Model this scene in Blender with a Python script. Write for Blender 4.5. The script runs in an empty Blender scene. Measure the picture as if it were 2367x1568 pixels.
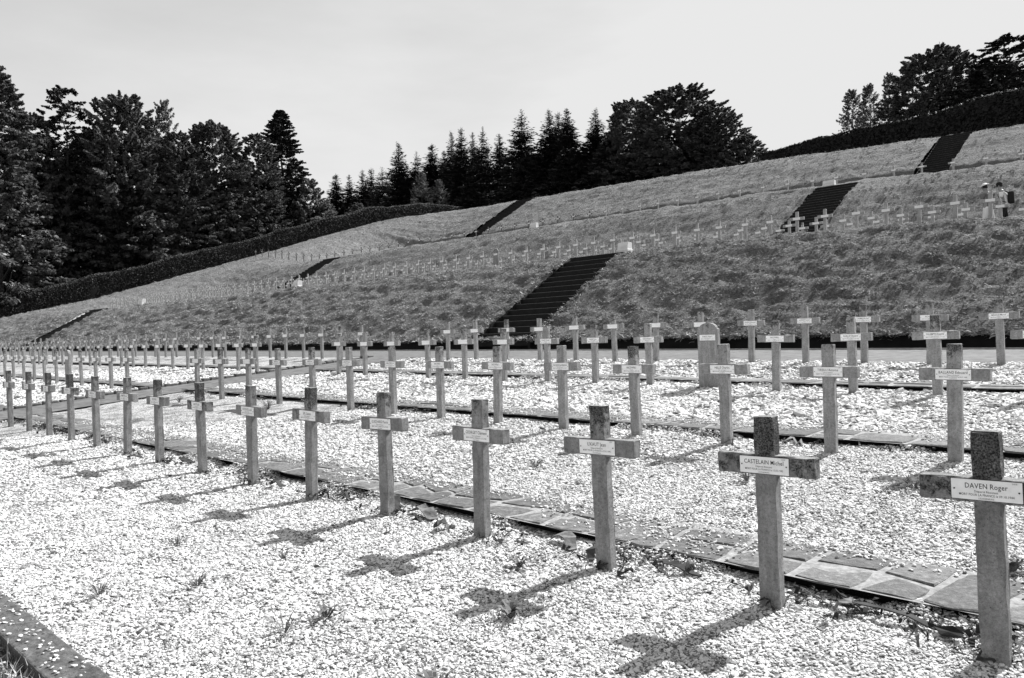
import bpy, bmesh, math, random
import numpy as np
from mathutils import Vector, Matrix
S = bpy.context.scene
C = S.collection
R = math.radians
rng = np.random.default_rng(7)
random.seed(7)
CZ = 1.47                      # camera height above the front row of graves

# ------------------------------------------------------------------ camera
yaw, pitch, roll = R(43.810), R(-0.24473), R(-1.7196)
fwd = Vector((-math.sin(yaw)*math.cos(pitch), math.cos(yaw)*math.cos(pitch), math.sin(pitch)))
rgt = Vector((math.cos(yaw), math.sin(yaw), 0)); up = rgt.cross(fwd)
r2 = math.cos(roll)*rgt + math.sin(roll)*up
u2 = -math.sin(roll)*rgt + math.cos(roll)*up
cd = bpy.data.cameras.new('camera'); cam = bpy.data.objects.new('camera', cd); C.objects.link(cam)
cam.matrix_world = Matrix(((r2.x,u2.x,-fwd.x,0),(r2.y,u2.y,-fwd.y,0),(r2.z,u2.z,-fwd.z,CZ),(0,0,0,1)))
cd.sensor_width = 36; cd.lens = 36*1800/2367; cd.clip_end = 3000; cd.clip_start = .05
S.camera = cam

# ------------------------------------------------------------------ sky, sun, exposure
SUN_EL, SUN_AZ = R(45.5), R(10.5)          # azimuth from +Y towards +X
w = bpy.data.worlds.new('World'); S.world = w; w.use_nodes = True
nt = w.node_tree; nt.nodes.clear()
def wn(t, **k):
    n = nt.nodes.new(t)
    for a, b in k.items(): setattr(n, a, b)
    return n
sky = wn('ShaderNodeTexSky', sky_type='NISHITA', sun_disc=False, sun_elevation=SUN_EL, sun_rotation=SUN_AZ, altitude=700, air_density=1.0, dust_density=2.2, ozone_density=1.0)
sep = wn('ShaderNodeSeparateColor'); nt.links.new(sky.outputs[0], sep.inputs[0])
# black-and-white film: the sky is read through its red and green light only
m1 = wn('ShaderNodeMath', operation='MULTIPLY'); m1.inputs[1].default_value = .45
m2 = wn('ShaderNodeMath', operation='MULTIPLY_ADD'); m2.inputs[1].default_value = .55
nt.links.new(sep.outputs[0], m1.inputs[0]); nt.links.new(sep.outputs[1], m2.inputs[0]); nt.links.new(m1.outputs[0], m2.inputs[2])
tc = wn('ShaderNodeTexCoord'); mp = wn('ShaderNodeMapping'); mp.inputs['Scale'].default_value = (1.2, 2.4, 7.5); mp.inputs['Rotation'].default_value = (0.25, 0.1, 0.7)
nz = wn('ShaderNodeTexNoise'); nz.inputs['Scale'].default_value = 1.6; nz.inputs['Detail'].default_value = 5; nz.inputs['Roughness'].default_value = .55
nt.links.new(tc.outputs['Generated'], mp.inputs[0]); nt.links.new(mp.outputs[0], nz.inputs[0])
cl = wn('ShaderNodeMapRange'); cl.inputs[1].default_value = .3; cl.inputs[2].default_value = .75; cl.inputs[3].default_value = .93; cl.inputs[4].default_value = 1.08
nt.links.new(nz.outputs[0], cl.inputs[0])
pw = wn('ShaderNodeMath', operation='POWER'); nt.links.new(m2.outputs[0], pw.inputs[0]); pw.inputs[1].default_value = .42
sc = wn('ShaderNodeMath', operation='MULTIPLY'); nt.links.new(pw.outputs[0], sc.inputs[0]); sc.inputs[1].default_value = 2.0
mm = wn('ShaderNodeMath', operation='MULTIPLY'); nt.links.new(sc.outputs[0], mm.inputs[0]); nt.links.new(cl.outputs[0], mm.inputs[1])
mn = wn('ShaderNodeMath', operation='MINIMUM'); nt.links.new(mm.outputs[0], mn.inputs[0]); mn.inputs[1].default_value = 3.28
bg = wn('ShaderNodeBackground'); bg.inputs['Strength'].default_value = .12; nt.links.new(mn.outputs[0], bg.inputs[0])
wo = wn('ShaderNodeOutputWorld'); nt.links.new(bg.outputs[0], wo.inputs[0])
sl = bpy.data.lights.new('sun', 'SUN'); sun = bpy.data.objects.new('sun', sl); C.objects.link(sun)
sl.energy = 5.0; sl.angle = R(.53); sl.color = (1, 1, 1)
sd = Vector((math.sin(SUN_AZ)*math.cos(SUN_EL), math.cos(SUN_AZ)*math.cos(SUN_EL), math.sin(SUN_EL)))
sun.rotation_euler = (-sd).to_track_quat('-Z', 'Y').to_euler(); sun.location = sd*100
S.view_settings.view_transform = 'Standard'; S.view_settings.look = 'None'
S.view_settings.exposure = 1.05; S.view_settings.gamma = 1.0; S.view_settings.use_curve_mapping = False
S.render.engine = 'CYCLES'
S.cycles.max_bounces = 6; S.cycles.diffuse_bounces = 4; S.cycles.glossy_bounces = 2; S.cycles.transmission_bounces = 1
S.cycles.caustics_reflective = False; S.cycles.caustics_refractive = False

# ------------------------------------------------------------------ helpers
def tag(o, label=None, cat=None, group=None, kind=None):
    if label: o['label'] = label
    if cat: o['category'] = cat
    if group: o['group'] = group
    if kind: o['kind'] = kind
    return o
def link(name, me, mat=None, parent=None):
    o = bpy.data.objects.new(name, me); C.objects.link(o)
    if mat and me and not me.materials: me.materials.append(mat)
    if parent: o.parent = parent
    return o
def empty(name, loc=(0,0,0), rz=0, rx=0, ry=0):
    o = bpy.data.objects.new(name, None); C.objects.link(o); o.location = loc; o.rotation_euler = (rx, ry, rz)
    o.empty_display_size = .1
    return o
def np_mesh(name, V, F, mat=None, smooth=False):
    """V (n,3), F (k,m) one face size"""
    me = bpy.data.meshes.new(name)
    V = np.asarray(V, np.float32).reshape(-1, 3); F = np.asarray(F, np.int32)
    me.vertices.add(len(V)); me.vertices.foreach_set('co', V.ravel())
    k = F.shape[1]
    me.loops.add(F.size); me.loops.foreach_set('vertex_index', F.ravel())
    me.polygons.add(len(F)); me.polygons.foreach_set('loop_start', np.arange(0, F.size, k, dtype=np.int32))
    try: me.polygons.foreach_set('loop_total', np.full(len(F), k, np.int32))
    except Exception: pass
    if smooth: me.polygons.foreach_set('use_smooth', np.ones(len(F), bool))
    me.update(calc_edges=True); me.validate()
    if mat: me.materials.append(mat)
    return me
def quads_mesh(name, Q, mat):
    Q = np.asarray(Q, np.float32)
    return np_mesh(name, Q.reshape(-1, 3), np.arange(len(Q)*4).reshape(-1, 4), mat)
def bm_mesh(name, bm, mat=None, smooth=False):
    me = bpy.data.meshes.new(name); bmesh.ops.recalc_face_normals(bm, faces=bm.faces[:]); bm.to_mesh(me); bm.free()
    if mat: me.materials.append(mat)
    if smooth:
        for p in me.polygons: p.use_smooth = True
    return me
def box(bm, x0, x1, y0, y1, z0, z1, bevel=0, seg=1):
    vs = [bm.verts.new((x, y, z)) for x in (x0, x1) for y in (y0, y1) for z in (z0, z1)]
    fs = [bm.faces.new([vs[i] for i in q]) for q in ((0,1,3,2),(4,6,7,5),(0,4,5,1),(2,3,7,6),(0,2,6,4),(1,5,7,3))]
    if bevel:
        es = list({e for f in fs for e in f.edges})
        bmesh.ops.bevel(bm, geom=es, offset=bevel, segments=seg, affect='EDGES', profile=.5)
    return bm
def box_mesh(name, dims, mat, bevel=0, seg=1):
    bm = bmesh.new(); box(bm, *dims, bevel=bevel, seg=seg)
    return bm_mesh(name, bm, mat)
def vnoise(P, seed=0, octaves=4, lac=2.0, gain=.5):
    """cheap value noise for (n,2) points in about -1..1"""
    r = np.random.default_rng(seed); T = r.uniform(-1, 1, (256, 256))
    P = np.asarray(P, float); out = np.zeros(len(P)); a = 1.; tot = 0
    for o in range(octaves):
        q = P*(lac**o) + 17.3*o; i = np.floor(q).astype(int); t = q - i; t = t*t*(3-2*t)
        g = lambda dx, dy: T[(i[:,0]+dx) & 255, (i[:,1]+dy) & 255]
        v = (g(0,0)*(1-t[:,0])+g(1,0)*t[:,0])*(1-t[:,1]) + (g(0,1)*(1-t[:,0])+g(1,1)*t[:,0])*t[:,1]
        out += a*v; tot += a; a *= gain
    return out/tot
def grid_mesh(name, xs, ys, zf, mat, smooth=True, keep=None):
    X, Y = np.meshgrid(xs, ys); V = np.stack([X.ravel(), Y.ravel(), zf(X.ravel(), Y.ravel())], -1)
    nx, ny = len(xs), len(ys); i = np.arange(nx-1)[None] + nx*np.arange(ny-1)[:, None]
    F = np.stack([i, i+1, i+1+nx, i+nx], -1).reshape(-1, 4)
    if keep is not None:
        ctr = V[F].mean(1); F = F[keep(ctr[:,0], ctr[:,1])]
    return np_mesh(name, V, F, mat, smooth)

# ------------------------------------------------------------------ materials (all neutral: the photograph is black and white)
def mat(name, rough=.9, spec=.3):
    m = bpy.data.materials.new(name); m.use_nodes = True
    b = m.node_tree.nodes['Principled BSDF']; b.inputs['Roughness'].default_value = rough
    b.inputs['Specular IOR Level'].default_value = spec
    return m, m.node_tree, b
def nd(t, typ, ins=None, **k):
    n = t.nodes.new(typ)
    for a, v in k.items(): setattr(n, a, v)
    for a, v in (ins or {}).items():
        if isinstance(v, bpy.types.NodeSocket): t.links.new(v, n.inputs[a])
        else: n.inputs[a].default_value = v
    return n
def grey(v): return (v, v, v, 1)
def ramp(t, fac, stops):
    n = t.nodes.new('ShaderNodeValToRGB'); t.links.new(fac, n.inputs[0])
    e = n.color_ramp.elements
    while len(e) < len(stops): e.new(.5)
    for i, (p, v) in enumerate(stops): e[i].position = p; e[i].color = grey(v)
    return n.outputs[0]
def noise(t, vec, scale, detail=4, rough=.55, dist=0):
    return nd(t, 'ShaderNodeTexNoise', {'Vector': vec, 'Scale': scale, 'Detail': detail, 'Roughness': rough, 'Distortion': dist}).outputs[0]
def mul(t, a, b):
    n = nd(t, 'ShaderNodeMix', data_type='RGBA', blend_type='MULTIPLY'); n.inputs[0].default_value = 1
    t.links.new(a, n.inputs[6]); t.links.new(b, n.inputs[7]); return n.outputs[2]
def mix(t, fac, a, b):
    n = nd(t, 'ShaderNodeMix', data_type='RGBA'); t.links.new(fac, n.inputs[0])
    for s, v in ((6, a), (7, b)):
        if isinstance(v, bpy.types.NodeSocket): t.links.new(v, n.inputs[s])
        else: n.inputs[s].default_value = grey(v)
    return n.outputs[2]
def math_(t, op, a, b=None, clamp=False):
    n = nd(t, 'ShaderNodeMath', operation=op); n.use_clamp = clamp
    for i, v in enumerate((a, b)):
        if v is None: continue
        if isinstance(v, bpy.types.NodeSocket): t.links.new(v, n.inputs[i])
        else: n.inputs[i].default_value = v
    return n.outputs[0]
def bump(t, b, h, strength, dist, chain=None):
    n = nd(t, 'ShaderNodeBump', {'Height': h, 'Strength': strength, 'Distance': dist})
    if chain: t.links.new(chain, n.inputs['Normal'])
    t.links.new(n.outputs[0], b.inputs['Normal']); return n.outputs[0]
def geo(t): return nd(t, 'ShaderNodeNewGeometry').outputs['Position']
def obj(t): return nd(t, 'ShaderNodeTexCoord').outputs['Object']

def m_simple(name, lo, hi, scale=6, rough=.9, bs=0, bd=.01, bscale=40, world=True, spec=.3, detail=5):
    m, t, b = mat(name, rough, spec); v = geo(t) if world else obj(t)
    t.links.new(ramp(t, noise(t, v, scale, detail), [(.3, lo), (.7, hi)]), b.inputs['Base Color'])
    if bs: bump(t, b, noise(t, v, bscale, 4), bs, bd)
    return m

# white limestone gravel: sheet under and behind the loose pebbles
def m_gravel():
    m, t, b = mat('gravel_ground', .85, .2); v = geo(t)
    vo = nd(t, 'ShaderNodeTexVoronoi', {'Vector': v, 'Scale': 46, 'Randomness': 1})
    cell = ramp(t, nd(t, 'ShaderNodeSeparateColor', {0: vo.outputs['Color']}).outputs[0], [(0, .20), (.25, .40), (1, .52)])
    gap = ramp(t, vo.outputs['Distance'], [(.38, 1), (.78, .34)])
    blot = ramp(t, noise(t, v, 2.6, 7, .72), [(.34, .30), (.54, 1)])
    weed = ramp(t, noise(t, v, 7.5, 5, .7), [(.28, .45), (.40, 1)])
    t.links.new(mul(t, mul(t, cell, gap), mul(t, blot, weed)), b.inputs['Base Color'])
    bump(t, b, math_(t, 'MULTIPLY', vo.outputs['Distance'], -1), .8, .012)
    return m
def m_pebble():
    m, t, b = mat('pebble', .8, .25)
    rnd = nd(t, 'ShaderNodeObjectInfo').outputs['Random']
    base = ramp(t, rnd, [(0, .08), (.07, .20), (.2, .48), (.6, .60), (1, .68)])
    t.links.new(mul(t, base, ramp(t, noise(t, obj(t), 2.5, 3), [(.3, .8), (.7, 1)])), b.inputs['Base Color'])
    return m
def m_concrete(name, lo, hi, st0):
    m, t, b = mat(name, .92, .15); tcn = nd(t, 'ShaderNodeTexCoord'); o = tcn.outputs['Object']
    rnd = nd(t, 'ShaderNodeObjectInfo').outputs['Random']
    off = nd(t, 'ShaderNodeCombineXYZ', {0: math_(t, 'MULTIPLY', rnd, 37.), 1: math_(t, 'MULTIPLY', rnd, 91.), 2: math_(t, 'MULTIPLY', rnd, 13.)}).outputs[0]
    v = nd(t, 'ShaderNodeVectorMath', {0: o, 1: off}, operation='ADD').outputs[0]
    st = nd(t, 'ShaderNodeMapping', {'Vector': v, 'Scale': (1, 1, .16)}).outputs[0]
    tone = ramp(t, noise(t, v, 9, 6, .6), [(.28, lo), (.72, hi)])
    streak = ramp(t, noise(t, st, 26, 4, .6), [(.3, .74), (.62, 1.06)])
    grain = mul(t, ramp(t, noise(t, v, 190, 3, .7), [(.3, .70), (.7, 1.16)]), ramp(t, noise(t, v, 55, 5, .75), [(.33, .62), (.5, 1.0), (.7, 1.15)]))
    col = mul(t, mul(t, tone, streak), grain)
    # lichen and soot: dark blotches on the weathered upper ends, a few pale rosettes
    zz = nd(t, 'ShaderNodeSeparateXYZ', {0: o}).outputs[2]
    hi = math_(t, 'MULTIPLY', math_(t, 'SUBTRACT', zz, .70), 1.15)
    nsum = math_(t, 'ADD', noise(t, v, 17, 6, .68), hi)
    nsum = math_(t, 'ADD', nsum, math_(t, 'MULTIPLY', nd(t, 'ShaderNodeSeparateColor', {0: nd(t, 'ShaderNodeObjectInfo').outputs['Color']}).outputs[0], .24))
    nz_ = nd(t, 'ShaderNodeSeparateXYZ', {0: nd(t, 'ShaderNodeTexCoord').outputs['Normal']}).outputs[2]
    side = ramp(t, nz_, [(.5, 1), (.75, .12)])      # soot clings to the upright faces, and thins out on upward faces
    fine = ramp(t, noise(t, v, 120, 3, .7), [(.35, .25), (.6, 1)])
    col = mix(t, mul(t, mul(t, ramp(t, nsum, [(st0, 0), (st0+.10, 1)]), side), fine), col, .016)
    spots = nd(t, 'ShaderNodeTexVoronoi', {'Vector': v, 'Scale': 34})
    col = mix(t, ramp(t, spots.outputs['Distance'], [(.05, .8), (.12, 0)]), col, .05)
    ros = nd(t, 'ShaderNodeTexVoronoi', {'Vector': v, 'Scale': 13})
    col = mix(t, ramp(t, ros.outputs['Distance'], [(.06, .7), (.10, 0)]), col, .34)
    t.links.new(col, b.inputs['Base Color'])
    n1 = bump(t, b, noise(t, v, 130, 5, .75), .9, .007)
    bump(t, b, noise(t, v, 30, 4), .5, .006, n1)
    return m
def m_plate():
    m, t, b = mat('enamel_plate', .25, .5)
    t.links.new(ramp(t, noise(t, obj(t), 30, 3), [(.3, .80), (.7, .90)]), b.inputs['Base Color']); return m
def m_flat(name, v, rough=.9, spec=.2):
    m, t, b = mat(name, rough, spec); b.inputs['Base Color'].default_value = grey(v); return m
def m_flag():
    m, t, b = mat('flagstone', .8, .3); v = geo(t)
    rnd = nd(t, 'ShaderNodeObjectInfo').outputs['Random']
    c = mul(t, ramp(t, noise(t, v, 22, 6, .7), [(.3, .045), (.55, .115), (.75, .24)]), ramp(t, rnd, [(0, .75), (1, 1.25)]))
    t.links.new(c, b.inputs['Base Color']); bump(t, b, noise(t, v, 34, 6, .7), .9, .012); return m
def m_grass():
    m, t, b = mat('turf', .9, .1); v = geo(t)
    st = nd(t, 'ShaderNodeMapping', {'Vector': v, 'Scale': (1.0, .9, 1.5), 'Rotation': (0, 0, .45)}).outputs[0]
    fine = noise(t, st, 19, 8, .82, .5); clump = noise(t, st, 2.6, 5, .65, .8)
    c = mul(t, ramp(t, noise(t, v, .35, 5, .6), [(.3, .8), (.7, 1.2)]), ramp(t, fine, [(.36, .05), (.47, .17), (.58, .31), (.70, .48)]))
    t.links.new(c, b.inputs['Base Color'])
    h = math_(t, 'ADD', math_(t, 'MULTIPLY', fine, .60), clump)
    bump(t, b, h, 1.0, .42); return m
def m_blade():
    m, t, b = mat('grass_blade', .95, .05)
    rnd = nd(t, 'ShaderNodeObjectInfo').outputs['Random']
    t.links.new(ramp(t, rnd, [(0, .14), (.4, .26), (.8, .38), (1, .48)]), b.inputs['Base Color']); return m
def thin(m, t, b, k):
    col = b.inputs['Base Color'].links[0].from_socket
    tr = nd(t, 'ShaderNodeBsdfTranslucent', {'Color': col}); mx = nd(t, 'ShaderNodeMixShader', {0: k, 1: b.outputs[0], 2: tr.outputs[0]})
    t.links.new(mx.outputs[0], t.nodes['Material Output'].inputs[0])
def m_leaf(name, lo, hi, sc=1.3, k=.0):
    m, t, b = mat(name, .65, .25)
    c = ramp(t, noise(t, geo(t), sc, 4, .7), [(.3, lo), (.7, hi)])
    t.links.new(c, b.inputs['Base Color'])
    if k: thin(m, t, b, k)
    return m

GRAVEL, PEBBLE, CONC, PLATE, FLAG = m_gravel(), m_pebble(), m_concrete('cast_concrete', .26, .38, .85), m_plate(), m_flag()
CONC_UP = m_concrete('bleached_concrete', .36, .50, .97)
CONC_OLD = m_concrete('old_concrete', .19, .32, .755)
TURF, BLADE = m_grass(), m_blade()
MORTAR = m_simple('mortar', .13, .30, 24, bs=.5, bscale=70)
ASPHALT = m_simple('worn_asphalt', .065, .15, 5, bs=.6, bscale=90, bd=.006, detail=9)
STONE_SHADE = m_simple('shaded_stone', .006, .014, 5, bs=.5, bscale=30)  # near-black: shade of the risers and bank wall put into the stone colour
TREAD_LIT = m_simple('lit_tread', .03, .07, 6, bs=.5, bscale=30)  # paler: sunlight on treads and nosings put into the colour
WALLDARK = m_simple('kerb_stone', .06, .12, 8, bs=.5, bscale=40)
EDGE = m_simple('dark_edging', .035, .12, 16, bs=.9, bscale=26, bd=.02, detail=8)
KERB = m_simple('pale_kerb', .22, .34, 8, bs=.5, bscale=40)
WHITE = m_simple('white_stone', .62, .72, 5)
GAP_SHADE = m_flat('gap_shade', .010)  # near-black shade colour for the gap below the slab edges
INK = m_flat('black_enamel', .012, .4)
INKSOFT = m_flat('grey_enamel', .10, .5)
BARK = m_simple('bark', .03, .06, 5, bs=.8, bscale=20)
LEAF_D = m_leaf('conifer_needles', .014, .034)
LEAF_M = m_leaf('broad_leaves', .05, .14, 1.3, .32)
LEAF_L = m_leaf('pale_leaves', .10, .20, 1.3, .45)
HEDGE = m_leaf('hedge_leaves', .007, .020, 3)
DARKCORE = m_flat('hedge_core', .008)
DEADLEAF = m_simple('dry_bark_and_leaves', .04, .22, 14, bs=.6, bscale=30)
DARKDEB = m_simple('dark_debris', .012, .05, 9)
WEED = m_simple('weed_leaves', .07, .17, 12)
SKIN = m_flat('skin', .28, .6); SHIRT = m_simple('white_cloth', .72, .80, 8); DARKC = m_flat('dark_cloth', .02); MIDC = m_flat('grey_cloth', .16); HAIR = m_flat('hair', .03)

# ------------------------------------------------------------------ the lie of the land (heights relative to the camera's foot)
MS = .00672
YR = [3.835, 7.206, 10.67, 13.669]
LOWY = [-60, 1.10, 1.12, 1.31, 3.835, 4.25, 4.252, 4.80, 7.206, 7.64, 7.642, 8.18, 10.67, 11.20, 11.202, 11.72, 13.669, 14.15, 14.152, 17.9, 17.902, 18.3, 18.302]
LOWZ = [-9.0, -1.82, -1.70, -1.615, -1.468, -1.458, -1.406, -1.392, -1.186, -1.170, -1.118, -1.103, -.931, -.915, -.864, -.849, -.691, -.680, -.640, -.590, -.590, -.590, -.590]
def g_low(Y): return np.interp(Y, LOWY, LOWZ)
def g_smooth(Y): return np.interp(Y, [-60, 1.12, 1.31, 3.835, 7.206, 10.67, 13.669, 14.3, 17.9, 18.3], [-9, -1.66, -1.615, -1.468, -1.186, -.931, -.691, -.635, -.59, -.59])
def g_hill0(X, Y):
    d = np.clip((-20-X)/50, 0, 1.5)*4.5
    segs = [(18.3, -.25+0*d), (23.7, 2.93+0*d), (28.0, 3.06+0*d), (40.2, 4.05+0*d), (47.4, 8.68+0*d), (63.2+.4*d, 9.6+.02*d), (65.9+.45*d, 11.25+.04*d), (66.4+.45*d, 12.25+.04*d), (74+d, 16.42+.40*d), (120, 19.0+.4*d), (320, 24+0*d)]
    out = np.full_like(Y, -.25)
    for (y0, z0), (y1, z1) in zip(segs[:-1], segs[1:]):
        t = (Y-y0)/(y1-y0); out = np.where(t >= 0, z0 + np.clip(t, 0, 1)*(z1-z0), out)
    return out
def g_hill(X, Y):
    X = np.asarray(X, float); Y = np.asarray(Y, float)
    wk = 1+np.clip((Y-30)/10, 0, 1)
    wk = np.where((Y > 58) & (Y < 69.5), .25, wk)
    s = sum(g_hill0(X, np.maximum(Y+o*wk, 18.3))*wt for o, wt in ((-.9,.2),(-.45,.2),(0,.2),(.45,.2),(.9,.2)))
    k = np.clip((Y-18.3)/1.2, 0, 1); z = g_hill0(X, Y)*(1-k) + s*k
    rampz = np.interp(Y, [15, 24, 33.4, 43.9, 56.8, 67.1, 76.2, 86.2, 95, 130, 320], [-.4, 3.1, 5.3, 8.4, 12.3, 15.5, 18.3, 20.0, 20.6, 22, 25])
    t = np.clip((-80-X)/18, 0, 1); t = t*t*(3-2*t)
    dip = .0078*Y*np.clip((X/np.maximum(Y, 10)+.56)/.38, 0, 1.3)**1.4*np.clip((Y-19)/4, 0, 1)   # the banks fall off a little towards the near end
    return z*(1-t) + rampz*t - dip
def low_z(X, Y): return g_low(Y) - MS*np.asarray(X) + CZ
def smooth_z(X, Y): return g_smooth(Y) - MS*np.asarray(X) + CZ
def hill_z(X, Y):
    X = np.asarray(X, float); Y = np.asarray(Y, float)
    return g_hill(X, Y) - MS*X + CZ
def lz(x, y): return float(low_z(np.array([x]), np.array([y]))[0])
def hz(x, y): return float(hill_z(np.array([x]), np.array([y]))[0])

# ------------------------------------------------------------------ ground of the lower terrace
PX0, PX1 = -19.25, -17.45            # the walkway between the plots
BLOCKS = [(PX1, 10.), (-78., PX0)]
def bed_noise(X, Y, a=.022):
    P = np.stack([X, Y], -1)
    return a*vnoise(P*1.5, 3, 3) + .4*a*vnoise(P*7, 4, 2)
beds = [(1.31, 4.25), (4.77, 7.64), (8.15, 11.20), (11.66, 14.15)]
def bed_z(X, Y): return low_z(X, Y) + bed_noise(X, Y)
for bi, (x0, x1) in enumerate(BLOCKS):
    for k, (y0, y1) in enumerate(beds):
        st = .10 if bi == 0 else .3
        ys = np.linspace(y0, y1-.001, int((y1-y0)/st)+2)
        xs = np.linspace(x0, x1, int((x1-x0)/st)+2)
        tag(link('gravel_bed', grid_mesh('gravel_bed', xs, ys, bed_z, GRAVEL)), kind='structure')
    # mortar bedding under the flagstones, and the stone courses of the left plot
walk_xs = np.linspace(PX0, PX1, 8)
tag(link('walkway', grid_mesh('walkway', walk_xs, np.linspace(-3, 14.3, 70), lambda X, Y: smooth_z(X, Y)+.02, ASPHALT)), kind='structure')
tag(link('terrace_path', grid_mesh('terrace_path', np.linspace(-90, 14, 150), np.linspace(14.15, 17.9, 10), lambda X, Y: low_z(X, Y)+.006*vnoise(np.stack([X, Y], -1), 5, 2), ASPHALT)), kind='structure')
# ground below the front edge of the terrace, reaching away behind the camera
tag(link('lower_meadow', grid_mesh('lower_meadow', np.concatenate([np.linspace(-900, -60, 12), np.linspace(-50, 30, 50), np.linspace(40, 900, 12)]), np.concatenate([np.linspace(-900, -30, 12), np.linspace(-25, 1.115, 40)]), lambda X, Y: np.where(Y < -60, -9.0, g_low(Y)) - MS*np.clip(X, -80, 30) + CZ, TURF)), kind='structure')
tag(link('field', grid_mesh('field', np.linspace(-1500, 1500, 20), np.linspace(-1500, 1500, 20), lambda X, Y: 0*X-9.5, TURF)), kind='structure')
tag(link('side_ground', grid_mesh('side_ground', np.linspace(10, 130, 40), np.linspace(1.1, 18.3, 30), lambda X, Y: smooth_z(np.minimum(X, 60), Y)-.01, TURF)), kind='structure')
tag(link('side_ground', grid_mesh('side_ground', np.linspace(-160, -78, 40), np.linspace(1.1, 14.2, 30), lambda X, Y: smooth_z(X, Y)-.01, TURF)), kind='structure')
tag(link('side_ground', grid_mesh('side_ground', np.linspace(-160, -90, 40), np.linspace(14.2, 18.3, 8), lambda X, Y: smooth_z(X, Y)-.01, TURF)), kind='structure')
tag(link('side_ground', grid_mesh('side_ground', np.linspace(14, 130, 40), np.linspace(14.2, 18.3, 8), lambda X, Y: smooth_z(np.minimum(X, 60), Y)-.02, TURF)), kind='structure')

# flagstone strips behind each row: irregular stones, each its own piece
def poly_stone(pts, z0, z1, seed):
    r = random.Random(seed); bm = bmesh.new()
    cx = sum(p[0] for p in pts)/len(pts); cy = sum(p[1] for p in pts)/len(pts)
    ring = []
    n = len(pts)
    for i in range(n):
        a, b = pts[i], pts[(i+1) % n]
        for k in range(2):
            t = k/2; x = a[0]+(b[0]-a[0])*t; y = a[1]+(b[1]-a[1])*t
            if k: x += r.uniform(-.014, .014); y += r.uniform(-.014, .014)
            else: x += (cx-x)*.05; y += (cy-y)*.05
            ring.append((x, y))
    def zt(x, y): return z1 + r.uniform(-.004, .004)
    lo = [bm.verts.new((x, y, z0)) for x, y in ring]
    mid = [bm.verts.new((x, y, z1-.006)) for x, y in ring]
    top = [bm.verts.new((x+(cx-x)*.045, y+(cy-y)*.045, zt(x, y))) for x, y in ring]
    c = bm.verts.new((cx, cy, z1+r.uniform(-.003, .005)))
    N = len(ring)
    for i in range(N):
        j = (i+1) % N
        bm.faces.new((lo[i], lo[j], mid[j], mid[i])); bm.faces.new((mid[i], mid[j], top[j], top[i])); bm.faces.new((top[i], top[j], c))
    return bm
def strip_course(y0, y1, xa, xb, seed, parent, split=.62, lmin=.3, lmax=.62, joined=False):
    r = random.Random(seed); x = xb; allbm = bmesh.new() if joined else None
    g = .015
    ja = r.uniform(-.05, .05)
    while x > xa:
        L = r.uniform(lmin, lmax); xn = x-L; jb = r.uniform(-.16, .16)
        cells = []
        if r.random() < split:
            ym0 = y0+(y1-y0)*r.uniform(.38, .62); ym1 = y0+(y1-y0)*r.uniform(.38, .62)
            xm0 = x+ja*.5; xm1 = xn+jb*.5
            dl = r.uniform(-.08, .08)
            cells = [[(xn+g, y0+r.uniform(-.012, .012)), (x-g, y0+r.uniform(-.012, .012)), (xm0-g, ym0-g), (xm1+g+dl, ym1-g)], [(xm1+g, ym1+g), (xm0-g, ym0+g), (x+ja-g, y1), (xn+jb+g, y1)]]
        else:
            cells = [[(xn+g, y0+r.uniform(-.012, .012)), (x-g, y0+r.uniform(-.012, .012)), (x+ja-g, y1), (xn+jb+g, y1)]]
        for pts in cells:
            cx = sum(p[0] for p in pts)/4; cy = sum(p[1] for p in pts)/4
            z1 = lz(cx, min(max(cy, y0+.09), y1)) + .0135 + r.uniform(-.0015, .002)
            pts2 = [(p[0]-cx, p[1]-cy) for p in pts]
            bm = poly_stone(pts2, -.014, 0, r.random())
            if joined:
                for v in bm.verts: v.co += Vector((cx, cy, z1))
                me = bpy.data.meshes.new('tmp'); bm.to_mesh(me); bm.free(); allbm.from_mesh(me); bpy.data.meshes.remove(me)
            else:
                o = link('flagstone', bm_mesh('flagstone', bm, FLAG), parent=parent); o.location = (cx, cy, z1); o.rotation_euler = (r.uniform(-.004, .004), r.uniform(-.004, .004), 0)
        x = xn; ja = jb
    if joined: link('flagstone_course', bm_mesh('flagstone_course', allbm, FLAG), parent=parent)['kind'] = 'stuff'
strips = [(4.17, 4.80), (7.56, 8.18), (11.12, 11.72)]
for k, (y0, y1) in enumerate(strips):
    for bi, (x0, x1) in enumerate(BLOCKS):
        o = tag(link('flagstone_path', grid_mesh('mortar_bed', np.linspace(x0, min(x1, 6), 120 if bi == 0 else 160), np.linspace(y0-.004, y1+.02, 9), lambda X, Y: low_z(X, np.clip(Y, y0+.09, y1))+.0085+.0025*vnoise(np.stack([X, Y], -1)*9, 8, 2), MORTAR)), kind='structure')
        xq = np.linspace(x0, min(x1, 6), 80); link('shade_face', np_mesh('shade_face', [(x, y0+.101, lz(x, y0+dy)+dz) for x in xq for dy, dz in ((.0, -.06), (.09, .007))], [(2*i, 2*i+2, 2*i+3, 2*i+1) for i in range(79)], GAP_SHADE), parent=o)  # back of the gap under the slabs, its shade painted near-black
        if bi == 0: strip_course(y0, y1, x0, 3.2 if k == 0 else 4.0, 11+k, o, split=(.85, .6, .4)[k], lmin=(.20, .28, .36)[k], lmax=(.46, .6, .75)[k])
        else: strip_course(y0, y1, -70, x1, 31+k, o, split=.3, lmin=.5, lmax=1.0, joined=True)
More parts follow.
